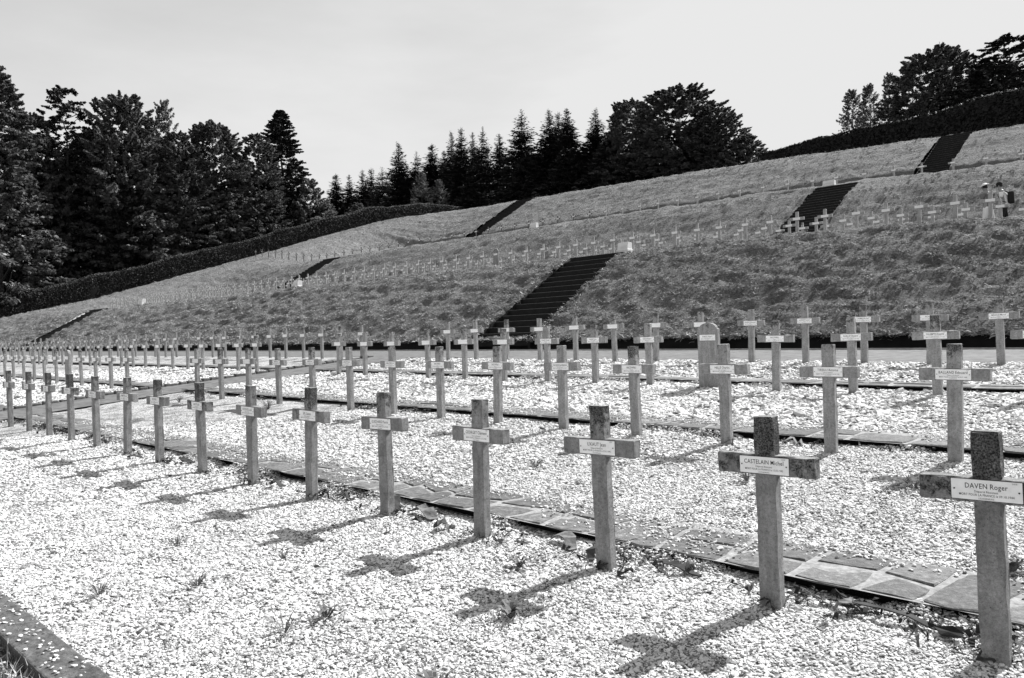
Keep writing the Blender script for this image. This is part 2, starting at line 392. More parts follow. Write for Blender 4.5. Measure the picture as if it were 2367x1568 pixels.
# rough stone edging along the walkway and along the terrace front
eo = tag(link('walkway_edging', grid_mesh('edging_bed', [PX0-.16, PX0+.02], np.linspace(1.3, 14.1, 60), lambda X, Y: smooth_z(X, Y)+.0, MORTAR)), kind='structure')
r_ = random.Random(5); y = 1.4
while y < 14.0:
    L = r_.uniform(.18, .4)
    o = link('edging_stone', box_mesh('edging_stone', (-.075, .075, 0, L-.03, -.07, .05+r_.uniform(0, .03)), FLAG, .014), parent=eo)
    o.location = (PX0-.07+r_.uniform(-.015, .015), y, float(smooth_z(PX0, y))+.02); o.rotation_euler = (0, r_.uniform(-.06, .06), r_.uniform(-.04, .04)); y += L
fo = tag(link('terrace_edging', grid_mesh('edging_bed', np.linspace(-16, 6, 60), [1.13, 1.30], lambda X, Y: low_z(X, Y)-.02, MORTAR)), kind='structure')
x = 3.0
while x > -16:
    L = r_.uniform(.7, 1.25)
    bm = bmesh.new(); box(bm, -L+.012, 0, 0, .21, -.13, .0, bevel=.012, seg=2)
    o = link('edging_stone', bm_mesh('edging_stone', bm, EDGE), parent=fo); o.location = (x, 1.105, lz(x, 1.31)+.012); o.rotation_euler = (.03, r_.uniform(-.012, .012)+MS, r_.uniform(-.01, .01)); x -= L

# kerb and low wall at the foot of the first bank
tag(link('kerb', grid_mesh('kerb', np.linspace(-90, 14, 60), [17.9, 17.901, 17.95, 18.0, 18.001], lambda X, Y: np.where((Y > 17.9005) & (Y < 18.0005), -.555, -.60) - MS*X + CZ, KERB, smooth=False)), kind='structure')
tag(link('gutter', grid_mesh('gutter', np.linspace(-90, 14, 60), [18.0, 18.51], lambda X, Y: -.598 - MS*X + CZ, STONE_SHADE)), kind='structure')
wm = np_mesh('bank_wall', [(x, yv, zv-MS*x+CZ) for x in np.linspace(-90, 14, 60) for yv, zv in ((18.50, -.62), (18.48, -.19))], [(2*i, 2*i+2, 2*i+3, 2*i+1) for i in range(59)], STONE_SHADE)
tag(link('bank_wall', wm), 'low dark retaining wall at the foot of the lowest grass bank', 'wall')

# ------------------------------------------------------------------ grass hillside with three banks
ST_X = [(-19.35, -16.85), (-73.6, -70.4)]
STAIRS = []   # (x0,x1, foot y, top y)
for (x0, x1) in ST_X:
    STAIRS += [(x0, x1, 18.3, 23.95), (x0, x1, 40.2, 47.65)]
STAIRS += [(-19.35, -16.85, 63.2, 74.3), (-73.6, -70.3, 64.6, 78.9)]
def in_stairs(X, Y, grow=0):
    k = np.zeros(np.shape(X), bool)
    for x0, x1, y0, y1 in STAIRS: k |= (X > x0-grow) & (X < x1+grow) & (Y > y0-grow) & (Y < y1+grow)
    return k
def turf_relief(X, Y):
    P = np.stack([X, Y], -1)
    d = np.hypot(X, Y)
    a = np.clip((Y-18.3)/.6, .15, 1)
    lumps = .10*vnoise(np.stack([X*1.2+Y*.5, Y*1.9], -1), 21, 4) + .15*vnoise(np.stack([X*1.9+Y*1.1, Y*3.6], -1), 22, 3)
    lumps = lumps + .09*vnoise(np.stack([X*.35+Y*.12, Y*1.6], -1), 24, 3)
    big = .10*vnoise(P*.22, 23, 3)*np.clip((Y-24)/6, 0, 1)
    return a*lumps + big
def hillf(X, Y):
    dip = np.where(in_stairs(X, Y, -.02), -.0, 0)
    return hill_z(X, Y) + turf_relief(X, Y) + dip
def xline(x0, x1, st):
    cuts = sorted({x0, x1, *[c for p in ST_X for c in p if x0 < c < x1]}); out = []
    for a, b in zip(cuts[:-1], cuts[1:]): out += list(np.linspace(a, b, max(2, int((b-a)/st)+1))[:-1])
    return np.array(out+[x1])
xs1 = np.unique(np.concatenate([xline(-19.35, 4, .10), xline(-45, -19.35, .16), xline(-110, -45, .3)]))
ys1 = np.unique(np.concatenate([np.linspace(18.3, 24.6, 56), [18.3, 23.95]]))
keep = lambda X, Y: ~in_stairs(X, Y)
tag(link('grass_bank', grid_mesh('grass_bank', xs1, ys1, hillf, TURF, True, keep)), kind='structure')
xs2 = np.unique(np.concatenate([xline(-115, 6, .28), np.linspace(6, 130, 50), np.linspace(-320, -115, 60)]))
ys2 = np.unique(np.concatenate([np.linspace(24.6, 80, 230), [40.2, 47.65, 63.2, 74.3], np.linspace(80, 140, 90), np.linspace(140, 320, 30)]))
tag(link('hillside', grid_mesh('hillside', xs2, ys2, hillf, TURF, True, keep)), kind='structure')
tag(link('hillside_flank', grid_mesh('hillside_flank', np.linspace(4, 130, 60), np.linspace(18.3, 24.6, 10), lambda X, Y: hill_z(X, Y), TURF)), kind='structure')
tag(link('hillside_flank', grid_mesh('hillside_flank', np.linspace(-320, -110, 60), np.linspace(18.3, 24.6, 10), lambda X, Y: hill_z(X, Y), TURF)), kind='structure')

# stairs: each flight a thing, each step a part
stair_names = ['wide dark stone stairs climbing the lowest bank beyond the walkway', 'dark stairs up the middle bank, in line with the widest flight below', 'narrow dark stairs on the lowest bank near the long hedge', 'narrow dark stairs on the middle bank, beside a white marker stone', 'dark stairs at the top of the hill under the tall hedge', 'dark stairs on the top bank in front of the spruces']
def flight(x0, x1, y0, y1, label, n):
    z0 = hz((x0+x1)/2, y0+.01) - (.2 if y0 < 19 else .02); z1 = hz((x0+x1)/2, y1)
    e = tag(empty('stairs', ((x0+x1)/2, y0, z0)), label, 'stairs', 'flights of stairs up the banks')
    hw = (x1-x0)/2; run = (y1-y0)/n; rise = (z1-z0)/n
    bm = bmesh.new(); box(bm, -hw, hw, 0, run+.25, -rise*1.1, 0)
    # rounded nosing
    ed = [ee for ee in bm.edges if all(abs(v.co.y) < 1e-6 and abs(v.co.z) < 1e-6 for v in ee.verts)]
    bmesh.ops.bevel(bm, geom=ed, offset=.016, segments=4, affect='EDGES', profile=.5)
    bm.normal_update(); me = bm_mesh('step', bm, STONE_SHADE); me.materials.append(TREAD_LIT)
    for p in me.polygons: p.material_index = 1 if p.normal.z > .45 else 0  # upward faces take the sunlit colour, risers the shaded one
    for i in range(n):
        o = link('step', me, parent=e); o.location = (random.uniform(-.006, .006), run*i-.02, rise*(i+1)); o.rotation_euler = (0, random.uniform(-.004, .004), 0)
    # cheek walls against the turf
    for s in (-1, 1):
        bm = bmesh.new()
        of = hz((x0+x1)/2, y0+.01)-z0+.09; P = [(-.02, -rise-.6), (-.02, of), (y1-y0, z1-z0+.06), (y1-y0, z1-z0-1.2)]
        a = [bm.verts.new((s*hw, p[0], p[1])) for p in P]; b = [bm.verts.new((s*(hw+.10), p[0], p[1])) for p in P]
        bm.faces.new(a); bm.faces.new(b[::-1])
        for i in range(4): bm.faces.new((a[i], b[i], b[(i+1) % 4], a[(i+1) % 4]))
        link('cheek_wall', bm_mesh('cheek_wall', bm, STONE_SHADE), parent=e)
for i, (x0, x1, y0, y1) in enumerate(STAIRS):
    flight(x0, x1, y0, y1, stair_names[i], 16 if y0 < 19 else 20 if y0 < 50 else 26)

# ------------------------------------------------------------------ instancing helper for loose stuff
def scatter(name, P, rot, scl, protos, label, cat):
    me = bpy.data.meshes.new(name); me.vertices.add(len(P)); me.vertices.foreach_set('co', np.asarray(P, np.float32).ravel())
    a = me.attributes.new('rot', 'FLOAT_VECTOR', 'POINT'); a.data.foreach_set('vector', np.asarray(rot, np.float32).ravel())
    a = me.attributes.new('scl', 'FLOAT_VECTOR', 'POINT'); a.data.foreach_set('vector', np.asarray(scl, np.float32).ravel())
    a = me.attributes.new('idx', 'INT', 'POINT'); a.data.foreach_set('value', rng.integers(0, len(protos), len(P)).astype(np.int32))
    o = link(name, me); tag(o, label, cat, kind='stuff')
    col = bpy.data.collections.new(name+'_kinds')
    for p in protos: col.objects.link(p)
    ng = bpy.data.node_groups.new(name, 'GeometryNodeTree')
    ng.interface.new_socket('Geometry', in_out='INPUT', socket_type='NodeSocketGeometry'); ng.interface.new_socket('Geometry', in_out='OUTPUT', socket_type='NodeSocketGeometry')
    N = ng.nodes; L = ng.links
    gi = N.new('NodeGroupInput'); go = N.new('NodeGroupOutput')
    ci = N.new('GeometryNodeCollectionInfo'); ci.inputs['Collection'].default_value = col; ci.inputs['Separate Children'].default_value = True; ci.inputs['Reset Children'].default_value = True
    ip = N.new('GeometryNodeInstanceOnPoints'); ip.inputs['Pick Instance'].default_value = True
    def at(nm, ty):
        n = N.new('GeometryNodeInputNamedAttribute'); n.data_type = ty; n.inputs['Name'].default_value = nm; return n.outputs['Attribute']
    L.new(gi.outputs[0], ip.inputs['Points']); L.new(ci.outputs[0], ip.inputs['Instance'])
    L.new(at('idx', 'INT'), ip.inputs['Instance Index']); L.new(at('scl', 'FLOAT_VECTOR'), ip.inputs['Scale'])
    er = N.new('FunctionNodeEulerToRotation'); L.new(at('rot', 'FLOAT_VECTOR'), er.inputs[0]); L.new(er.outputs[0], ip.inputs['Rotation'])
    L.new(ip.outputs[0], go.inputs[0])
    md = o.modifiers.new('scatter', 'NODES'); md.node_group = ng
    return o
def in_frame(X, Y, Z, pad=.06):
    P = np.stack([X, Y, Z-CZ], -1); d = P@np.array(fwd); x = (P@np.array(r2))/np.maximum(d, 1e-3)*1800/2367; yv = (P@np.array(u2))/np.maximum(d, 1e-3)*1800/2367
    return (d > .3) & (np.abs(x) < .5+pad) & (np.abs(yv) < .3312+pad*1.5), d

# pebbles
protos = []
for k in range(6):
    bm = bmesh.new(); bmesh.ops.create_icosphere(bm, subdivisions=1, radius=1)
    r = random.Random(k)
    for v in bm.verts:
        v.co *= r.uniform(.72, 1.18); v.co.x *= 1.25; v.co.z *= .60
    protos.append(bpy.data.objects.new('pebble', bm_mesh('pebble', bm, PEBBLE)))
PP = []
def peb(ymin, ymax, dens, dmin, dmax, size, xr=(-17.4, 4.5)):
    n = int((xr[1]-xr[0])*(ymax-ymin)*dens); X = rng.uniform(*xr, n); Y = rng.uniform(ymin, ymax, n)
    Z = low_z(X, Y) + bed_noise(X, Y); k, d = in_frame(X, Y, Z); k &= (d > dmin) & (d < dmax)
    thin = vnoise(np.stack([X, Y], -1)*2.1, 41, 3); k &= rng.uniform(0, 1, n) < np.clip(1.1+thin*1.15, .22, 1)
    X, Y, Z, d = X[k], Y[k], Z[k], d[k]; s = size*rng.lognormal(0, .36, len(X))
    PP.append(np.stack([X, Y, Z+s*.12+rng.uniform(0, .004, len(X)), s], -1))
for y0, y1 in beds[:2]:
    peb(y0, y1-.05, 9000, .3, 4.2, .0060); peb(y0, y1-.05, 5600, 4.2, 7.5, .0073); peb(y0, y1-.05, 2200, 7.5, 12.5, .0105)
for y0, y1 in beds[2:3]:
    peb(y0, y1-.05, 1500, 7, 13.5, .0125); 
for y0, y1 in beds[2:]: peb(y0, y1-.05, 520, 8, 22, .021)
for y0, y1 in beds[1:3]: peb(y0, y1-.05, 420, 12.5, 28, .024, (-34, -19.3))
for y0, y1 in strips[:2]:
    n = 16000; X = rng.uniform(-15, 1, n); Y = rng.uniform(y0, y1, n); k = vnoise(np.stack([X, Y], -1)*1.6, 44, 3) + rng.uniform(-.5, .5, n) + .85*(Y-y0)/(y1-y0) > .66
    X, Y = X[k], Y[k]; PP.append(np.stack([X, Y, low_z(X, np.maximum(Y, y0+.09))+.018, .0075*rng.lognormal(0, .35, len(X))], -1))
n = 170; X = rng.uniform(-6.5, -3.5, n); Y = rng.uniform(1.13, 1.3, n); PP.append(np.stack([X, Y, low_z(X, Y*0+1.31)+.021, rng.uniform(.006, .012, n)], -1))
for k, (y0, y1) in enumerate(strips):
    n = (26000, 16000, 9000)[k]; X = rng.uniform(-17, 1, n); hp = vnoise(np.stack([X*1.7, X*0+k*9], -1), 60+k, 4); kk = hp > .02; X, hp = X[kk], hp[kk]; n = len(X)
    Y = y0-.10+rng.uniform(0, .16, n); top = np.clip((hp-.02)*.22, 0, .06)*np.clip((Y-y0+.10)/.08, 0, 1)
    PP.append(np.stack([X, Y, low_z(X, np.minimum(Y, y0))+top*rng.uniform(.2, 1, n)+.004, (.0068, .0085, .011)[k]*rng.lognormal(0, .35, n)], -1))
PP = np.concatenate(PP)
ns = len(PP); rot = rng.uniform(-.5, .5, (ns, 3)); rot[:, 2] = rng.uniform(0, 6.28, ns)
scl = PP[:, 3:4]*rng.uniform(.75, 1.3, (ns, 3))
scatter('gravel', PP[:, :3], rot, scl, protos, 'loose white gravel covering the grave beds', 'gravel')
print('pebbles', ns)

# grass tufts
def tuft(seed, nb, h, wd, spread, lean):
    r = np.random.default_rng(seed); Q = []
    for i in range(nb):
        a = r.uniform(0, 6.28); base = np.array([r.normal(0, spread), r.normal(0, spread), -.02]); L = h*r.uniform(.6, 1.25)
        dirn = np.array([math.cos(a)*.55, math.sin(a)*.55-lean, 1.]); dirn /= np.linalg.norm(dirn)
        side = np.cross(dirn, [0, 0, 1.]); side /= np.linalg.norm(side)+1e-9
        if r.random() < .5: side = np.array([side[1], -side[0], 0.])
        p1 = base+dirn*L*.5; d2 = dirn+np.array([0, -lean*.7, -.55]); d2 /= np.linalg.norm(d2); p2 = p1+d2*L*.5
        w0, w1, w2 = wd, wd*.8, wd*.12
        Q.append([base-side*w0, base+side*w0, p1+side*w1, p1-side*w1]); Q.append([p1-side*w1, p1+side*w1, p2+side*w2, p2-side*w2])
    return bpy.data.objects.new('grass_tuft', quads_mesh('grass_tuft', Q, BLADE))
def clod(seed):
    """a small clump of short flattened blades, all facing different ways"""
    r = np.random.default_rng(seed); Q = []
    for i in range(8):
        a = r.normal(-1.9, 1.0); L = r.uniform(.07, .15); wd = r.uniform(.007, .014); b0 = np.array([r.normal(0, .05), r.normal(0, .05), -.015])
        d = np.array([math.cos(a), math.sin(a), r.uniform(.25, 1.5)]); d /= np.linalg.norm(d); sd_ = np.cross(d, r.normal(0, 1, 3)); sd_ /= np.linalg.norm(sd_)
        p1 = b0+d*L*.55; d2 = d+np.array([0, -.25, -.5]); d2 /= np.linalg.norm(d2); p2 = p1+d2*L*.45
        Q += [[b0-sd_*wd, b0+sd_*wd, p1+sd_*wd*.9, p1-sd_*wd*.9], [p1-sd_*wd*.9, p1+sd_*wd*.9, p2+sd_*wd*.2, p2-sd_*wd*.2]]
    return bpy.data.objects.new('grass_tuft', quads_mesh('grass_tuft', Q, BLADE))
tufts = [tuft(s, 9, .15, .008, .05, .55) for s in range(2)] + [clod(s) for s in range(6)]
GP = []
def tufts_in(ymin, ymax, xmin, xmax, dens, size, thr=-2., f=.9):
    n = int((xmax-xmin)*(ymax-ymin)*dens); X = rng.uniform(xmin, xmax, n); Y = rng.uniform(ymin, ymax, n)
    Z = hillf(X, Y); k, d = in_frame(X, Y, Z, .02); k &= ~in_stairs(X, Y, .03); k &= rng.uniform(0, 1, n) < np.clip(.72+turf_relief(X, Y)/.16, .22, 1); k &= vnoise(np.stack([X, Y], -1)*f, 51, 3) > thr
    X, Y, Z, d = X[k], Y[k], Z[k], d[k]
    GP.append(np.stack([X, Y, Z, size*rng.uniform(.6, 1.5, len(X))], -1))
tufts_in(18.32, 24.1, -19, 0, 130, .62, -.9); tufts_in(18.32, 24.1, -40, -19, 60, .75, -.9); tufts_in(18.32, 24.1, -85, -40, 20, .9, -.9)
tufts_in(24.3, 26.5, -60, 0, 20, .45)
tufts_in(40.5, 47.6, -85, 0, 20, .85, -.9); tufts_in(63.5, 77, -100, 0, 7, 1.0, -.9)
tufts_in(25, 80, -108, -84, 2, 1.2, -.5)
for (xa, xb, ya, yb, dn, sz) in [(-19.6, -19.3, 18.4, 23.9, 60, 1.0), (-16.85, -16.6, 18.4, 23.9, 60, .9), (-73.9, -73.6, 18.4, 23.9, 12, 1.0)]:
    n = int((xb-xa)*(yb-ya)*dn); X = rng.uniform(xa, xb, n); Y = rng.uniform(ya, yb, n); GP.append(np.stack([X, Y, hill_z(X, Y)+.04, sz*rng.uniform(.7, 1.5, n)], -1))
n = 3600; X = -rng.uniform(0, 1, n)**1.5*80+1; GP.append(np.stack([X, rng.uniform(18.28, 18.55, n), -.25-MS*X+CZ+rng.uniform(-.02, .05, n), rng.uniform(.9, 1.5, n)], -1))
GP = np.concatenate(GP); n = len(GP); rot = np.zeros((n, 3)); rot[:, 0] = rng.normal(.25, .2, n); rot[:, 1] = rng.normal(-.15, .25, n); rot[:, 2] = rng.normal(-.5, .7, n)
scatter('grass', GP[:, :3], rot, np.repeat(GP[:, 3:4], 3, 1), tufts, 'long rough grass growing over the banks', 'grass')
print('tufts', n)

# ------------------------------------------------------------------ grave crosses
def rough_box(name, dims, mat_, cuts=6, amp=.0018, bevel=.009, seed=0):
    bm = bmesh.new(); box(bm, *dims, bevel=bevel, seg=2)
    if cuts:
        L = max(range(3), key=lambda a: dims[2*a+1]-dims[2*a])
        for i in range(1, cuts):
            c = dims[2*L] + (dims[2*L+1]-dims[2*L])*i/cuts; co = [0, 0, 0]; co[L] = c; no = [0, 0, 0]; no[L] = 1
            bmesh.ops.bisect_plane(bm, geom=bm.verts[:]+bm.edges[:]+bm.faces[:], plane_co=co, plane_no=no)
        r = random.Random(seed)
        for v in bm.verts: v.co += Vector((r.uniform(-amp, amp), r.uniform(-amp, amp)*.6, r.uniform(-amp, amp)))
    return bm_mesh(name, bm, mat_)
SHAFTS = [rough_box('shaft', (-.054, .054, -.035, .035, -.25, 1.005), CONC, 18, .0034, .007, s) for s in range(4)]
BARS = [rough_box('crossbar', (-.265, .265, -.0375, .0345, .700, .804), CONC, 12, .0032, .007, s) for s in range(4)]
def remat(me, m):
    c = me.copy(); c.materials.clear(); c.materials.append(m); return c
SHAFTS_OLD = [remat(me, CONC_OLD) for me in SHAFTS]; BARS_OLD = [remat(me, CONC_OLD) for me in BARS]
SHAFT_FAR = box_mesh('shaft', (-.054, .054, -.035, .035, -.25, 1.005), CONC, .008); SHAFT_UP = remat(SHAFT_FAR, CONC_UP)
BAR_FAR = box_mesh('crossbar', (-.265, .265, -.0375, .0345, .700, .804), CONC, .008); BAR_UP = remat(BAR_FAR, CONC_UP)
PL = (-.133, .133, -.0435, -.0385, .709, .796)
PLATES = box_mesh('name_plate', PL, PLATE, .0015)
bm = bmesh.new(); bmesh.ops.create_uvsphere(bm, u_segments=8, v_segments=5, radius=.0036); RIVET = bm_mesh('rivet', bm, INK)
FRAME = box_mesh('plate_backing', (-.135, .135, -.0400, -.0378, .7068, .7985), INK)
def text_mesh(body, sz, x, z, width, mat_):
    """one line of print, upright in the XZ plane facing -Y, fitted to a width"""
    cu = bpy.data.curves.new('lettering', 'FONT'); cu.body = body; cu.size = sz; cu.align_x = 'CENTER'; cu.resolution_u = 2; cu.offset = sz*.003; cu.space_character = 1.08; cu.space_word = .8
    o = bpy.data.objects.new('lettering', cu); C.objects.link(o)
    dg = bpy.context.evaluated_depsgraph_get(); me = bpy.data.meshes.new_from_object(o.evaluated_get(dg))
    bpy.data.objects.remove(o); bpy.data.curves.remove(cu)
    xs_ = [v.co.x for v in me.vertices]; k = min(width/(max(xs_)-min(xs_)), .80)
    me.transform(Matrix(((k,0,0,x),(0,0,0,-.0442),(0,1,0,z),(0,0,0,1)))); me.materials.clear(); me.materials.append(mat_); return me
ORD1 = ['', 'first', 'second', 'third', 'fourth', 'fifth', 'sixth', 'seventh', 'eighth', 'ninth', 'tenth', 'eleventh', 'twelfth', 'thirteenth', 'fourteenth', 'fifteenth', 'sixteenth', 'seventeenth', 'eighteenth', 'nineteenth']
TENS = ['', '', 'twenty', 'thirty', 'forty', 'fifty', 'sixty', 'seventy', 'eighty', 'ninety']
def ordinal(n):
    if n < 20: return ORD1[n]
    t, u = divmod(n, 10)
    return (TENS[t][:-1]+'ieth') if u == 0 else TENS[t]+'-'+ORD1[u]
def plate_text(name, l2='Déporté Résistant', date='13.02.1945', place='FLOSSENBURG', fine=True):
    return [text_mesh(name, .0315, 0, .7590, .218, INK), text_mesh(l2, .0140, 0, .7410, .108, INKSOFT_D), text_mesh('MORT POUR LA FRANCE le '+date, .0145, 0, .7262, .228, INKSOFT_D)] + ([text_mesh('à '+place, .0095, 0, .7135, .078, INKSOFT), text_mesh('2/4/78', .0085, .106, .7860, .032, INKSOFT)] if fine else [])
INKSOFT_D = m_flat('dark_grey_enamel', .035, .5)

def make_cross(x, y, z, label, group, lvl, names=None, i=0):
    """lvl 0 near with lettering, 1 near, 2 plain copy"""
    r = random.Random(i*977+int(x*100)); 
    e = tag(empty('grave_cross', (x, y, z), r.uniform(-.03, .03), r.uniform(-.02, .02), r.uniform(-.016, .016)), label, 'cross', group)
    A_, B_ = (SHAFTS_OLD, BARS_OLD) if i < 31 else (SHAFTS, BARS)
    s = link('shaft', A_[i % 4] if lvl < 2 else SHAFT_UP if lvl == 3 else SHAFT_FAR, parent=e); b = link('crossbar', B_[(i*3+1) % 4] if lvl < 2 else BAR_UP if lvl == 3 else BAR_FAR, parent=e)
    dz = r.uniform(-.012, .008)
    sv = 1. if i in (0, 1) else r.random()**1.8*.9
    for o in (s, b): o.location.z = dz; o.color = (sv, sv, sv, 1)
    p = link('name_plate', PLATES, parent=e); p.location.z = dz+r.uniform(-.002, .002); p.location.x = r.uniform(-.006, .006)
    if lvl < 2:
        link('plate_backing', FRAME, parent=p)
        for sx in (-1, 1):
            q = link('rivet', RIVET, parent=p); q.location = (sx*.121, -.0445, .753)
    if names is not None:
        for k, me in enumerate(plate_text(*names)): link('lettering', me, parent=p)
    return e
NM1 = [('DAVEN Roger', 'Déporté Résistant', '09.10.1944'), ('CASTELAIN Michel', 'Déporté Résistant', '13.02.1945'), ('UXAUT Jean', 'Déporté Résistant', '23.01.1945'), ('GEORGET Clément', 'Déporté Résistant', '12.12.1944'), ('GUICHARD Pierre', 'Déporté Politique', '01.02.1945'), ('SIFL Gaston', 'Déporté Résistant', '15.03.1945'), ('WITVOGEL Louis', 'Déporté Politique', '20.03.1945'), ('CHASTELLIER', 'Déporté Politique', '04.04.1945'), ('INCONNU', 'Déporté', '02.04.1945'), ('LHERMITTE Louis', 'Déporté', '18.12.1944'), ('MASSON Jean', 'Déporté', '07.01.1945'), ('NOEL Henri', 'Déporté', '11.02.1945'), ('AMON', 'Déporté', '09.02.1945'), ('MORETTI', 'Déporté', '27.03.1945'), ('COLLET', 'Déporté', '30.01.1945')]
NM2 = [('BALLAND Edouard', 'Déporté Politique', '05.01.1945'), ('TIREILLI Antoine', 'Déporté Politique', '04.04.1945'), ('HELLE Charles', 'Déporté Politique', '08.08.1944'), ('INCONNU', 'Déporté', 'MAI 1945'), ('HACQUES Jean-Baptiste', 'Déporté Résistant', '13.03.1945'), ('INCONNU', 'Déporté', '21.05.1945'), ('INCONNU', 'Déporté', '19.04.1945'), ('DEMAZURE Pierre', 'Déporté Résistant', '02.01.1945'), ('BONIZEC Pierre', 'Déporté Politique', '17.12.1944'), ('ROBERT Jean', 'Déporté', '03.03.1945'), ('MAURY Jean', 'Déporté', '03.03.1945')]
NM3 = [None, ('FALEMPIN Eugène', 'Déporté Résistant', '14.12.1944'), ('RUELLE Edouard', 'Déporté Résistant', '10.03.1945'), ('INCONNU', 'Déporté', 'MAI 1945'), ('DUBOL Robert', 'Déporté Résistant', '06.12.1944'), ('COLIN Robert', 'Déporté Résistant', '09.04.1945'), ('VIARDET Jean', 'Déporté Politique', '12.04.1945'), ('LENOIR Charles', 'Déporté', '18.02.1945')]
NM4 = [('MEHAUD Marcel', 'Déporté', '18.02.1945'), ('RICHARD', 'Déporté', '28.02.1945'), ('CHAMPION Paul', 'Déporté', '28.02.1945'), ('LAURENT Lucien', 'Déporté', '02.12.1944'), ('DUPUIS Emmanuel', 'Déporté', '22.12.1944')]
ROW1 = [-.84,-1.86,-2.93,-4.03,-5.14,-6.25,-7.36,-8.48,-9.63,-10.72,-11.8,-12.91,-14.01,-15.1,-16.2]
ROW2 = [-1.84,-2.87,-3.93,-5.02,-6.09,-7.2,-8.33,-9.44,-10.54,-11.65,-12.78,-13.9,-15.0,-16.12] + [-19.95-1.105*k for k in range(13)]
ROW3 = [-1.84,-2.9,-3.93,-5.0,-6.07,-7.15,-8.27,-9.37,-10.46,-11.58,-12.72,-13.91,-15.0,-16.08] + [-20.05-1.115*k for k in range(25)]
ROW4 = [-2.83,-3.81,-4.84,-5.85,-6.88,-7.94,-9.01,-10.05,-11.12,-12.2,-13.31,-14.39,-15.47] + [-19.31-1.09*k for k in range(38)]
def stele(x, y, z, label, group, names=None, lvl=1, h=1.0):
    e = tag(empty('grave_stele', (x, y, z), random.uniform(-.02, .02)), label, 'headstone', group)
    bm = bmesh.new(); hw = .175
    pts = [(-hw, -.25), (hw, -.25), (hw, h-.10), (hw-.03, h-.088)] + [((hw-.03)*math.cos(a), h-.088+.085*math.sin(a)) for a in np.linspace(.25, math.pi-.25, 9)] + [(-hw+.03, h-.088), (-hw, h-.10)]
    a = [bm.verts.new((p[0], -.036, p[1])) for p in pts]; b = [bm.verts.new((p[0], .036, p[1])) for p in pts]
    bm.faces.new(a); bm.faces.new(b[::-1]); n = len(pts)
    for i in range(n): bm.faces.new((a[i], b[i], b[(i+1) % n], a[(i+1) % n]))
    bmesh.ops.bevel(bm, geom=[ed for ed in bm.edges if abs(ed.verts[0].co.y-ed.verts[1].co.y) < 1e-6], offset=.006, segments=1, affect='EDGES')
    link('slab', bm_mesh('slab', bm, CONC), parent=e).color = (.15, .15, .15, 1)
    p = link('name_plate', PLATES, parent=e); p.location.z = .02
    if names:
        for me in plate_text(*names): link('lettering', me, parent=p)
    return e
rows = [('front row', ROW1, YR[0], NM1, 'crosses of the front row'), ('second row', ROW2, YR[1], NM2, 'crosses of the second row'), ('third row', ROW3, YR[2], NM3, 'crosses of the third row'), ('fourth row', ROW4, YR[3], NM4, 'crosses of the fourth row')]
n_cross = 0
NOTE = {(0, 0): ', cut by the frame', (0, 1): ', stained black on top'}
for k, (nm, xs, y, names, grp) in enumerate(rows):
    for i, x in enumerate(xs):
        yy = y + random.uniform(-.015, .015); z = lz(x, yy) + (0 if k else .0)
        lab = f'weathered concrete grave cross, {ordinal(i+1)} from the right in the {nm}' + NOTE.get((k, i), '')
        nt_ = names[i] if i < len(names) else None
        if (k, i) == (2, 4): stele(x, y, z, 'round-topped concrete headstone standing among the crosses of the third row', 'round-topped headstones', nt_); continue
        if (k, i) == (1, 18): stele(x, y, z, 'narrow headstone among distant crosses of the second row', 'round-topped headstones'); continue
        d = math.hypot(x, y)
        make_cross(x, yy, z, lab, grp, 0 if nt_ else (1 if d < 20 else 2), nt_, i+31*k); n_cross += 1
# upper terraces
UP = []
for rk, (yy, x0, x1, sp) in enumerate([(27.5, -4.82, -80, 1.02), (31.0, -5.3, -80, 1.06), (34.5, -6.3, -82, 1.06)]):
    x = x0; i = 0
    while x > x1:
        i += 1; UP.append((x+random.uniform(-.05, .05), yy, rk, i)); x -= sp
for yy, x0, x1, sp, rk in [(52.0, -9.5, -98, 1.72, 3), (81.0, -22, -78, 1.5, 4)]:
    x = x0; i = 0
    while x > x1:
        i += 1; UP.append((x+random.uniform(-.08, .08), yy + (0 if rk == 3 else np.clip((-20-x)/50, 0, 1.5)*4.5), rk, i)); x -= sp
UP.sort(key=lambda u: math.hypot(u[0], u[1]))
UN = ['front row on the middle terrace', 'second row on the middle terrace', 'rear row on the middle terrace', 'row on the upper terrace', 'row along the hilltop']
rest = bmesh.new(); rest_plates = bmesh.new()
far_src = [SHAFT_FAR, BAR_FAR]
for (x, yy, rk, i) in UP:
    z = hz(x, yy)+.06
    if rk == 0 and abs(x+27.2) < .55:
        stele(x, yy, z, 'pale headstone among the crosses above the widest stairs', 'round-topped headstones', h=1.05); continue
    if n_cross < 298:
        make_cross(x, yy, z, f'small concrete cross, {ordinal(i)} from the right in the {UN[rk]}', 'crosses on the ' + ('middle terrace' if rk < 3 else 'upper terraces'), 3, None, i); n_cross += 1
    else:
        M_ = Matrix.Translation((x, yy, z))
        for me, bmx in ((SHAFT_FAR, rest), (BAR_FAR, rest), (PLATES, rest_plates)):
            k0 = len(bmx.verts); bmx.from_mesh(me); bmx.verts.ensure_lookup_table()
            for v in bmx.verts[k0:]: v.co = M_ @ v.co
e = tag(empty('distant_grave_crosses', (-40, 50, 9)), 'rows of tiny crosses far up the hillside, too small to tell apart', 'crosses', kind='stuff')
for bmx, nme, mt in ((rest, 'concrete', CONC_UP), (rest_plates, 'name_plates', PLATE)):
    me = bpy.data.meshes.new(nme); bmx.to_mesh(me); bmx.free(); me.materials.clear(); me.materials.append(mt); me.transform(Matrix.Translation((40, -50, -9)))
    o = link(nme, me, parent=e); o['kind'] = 'stuff'
print('crosses', n_cross, 'far', len(UP))

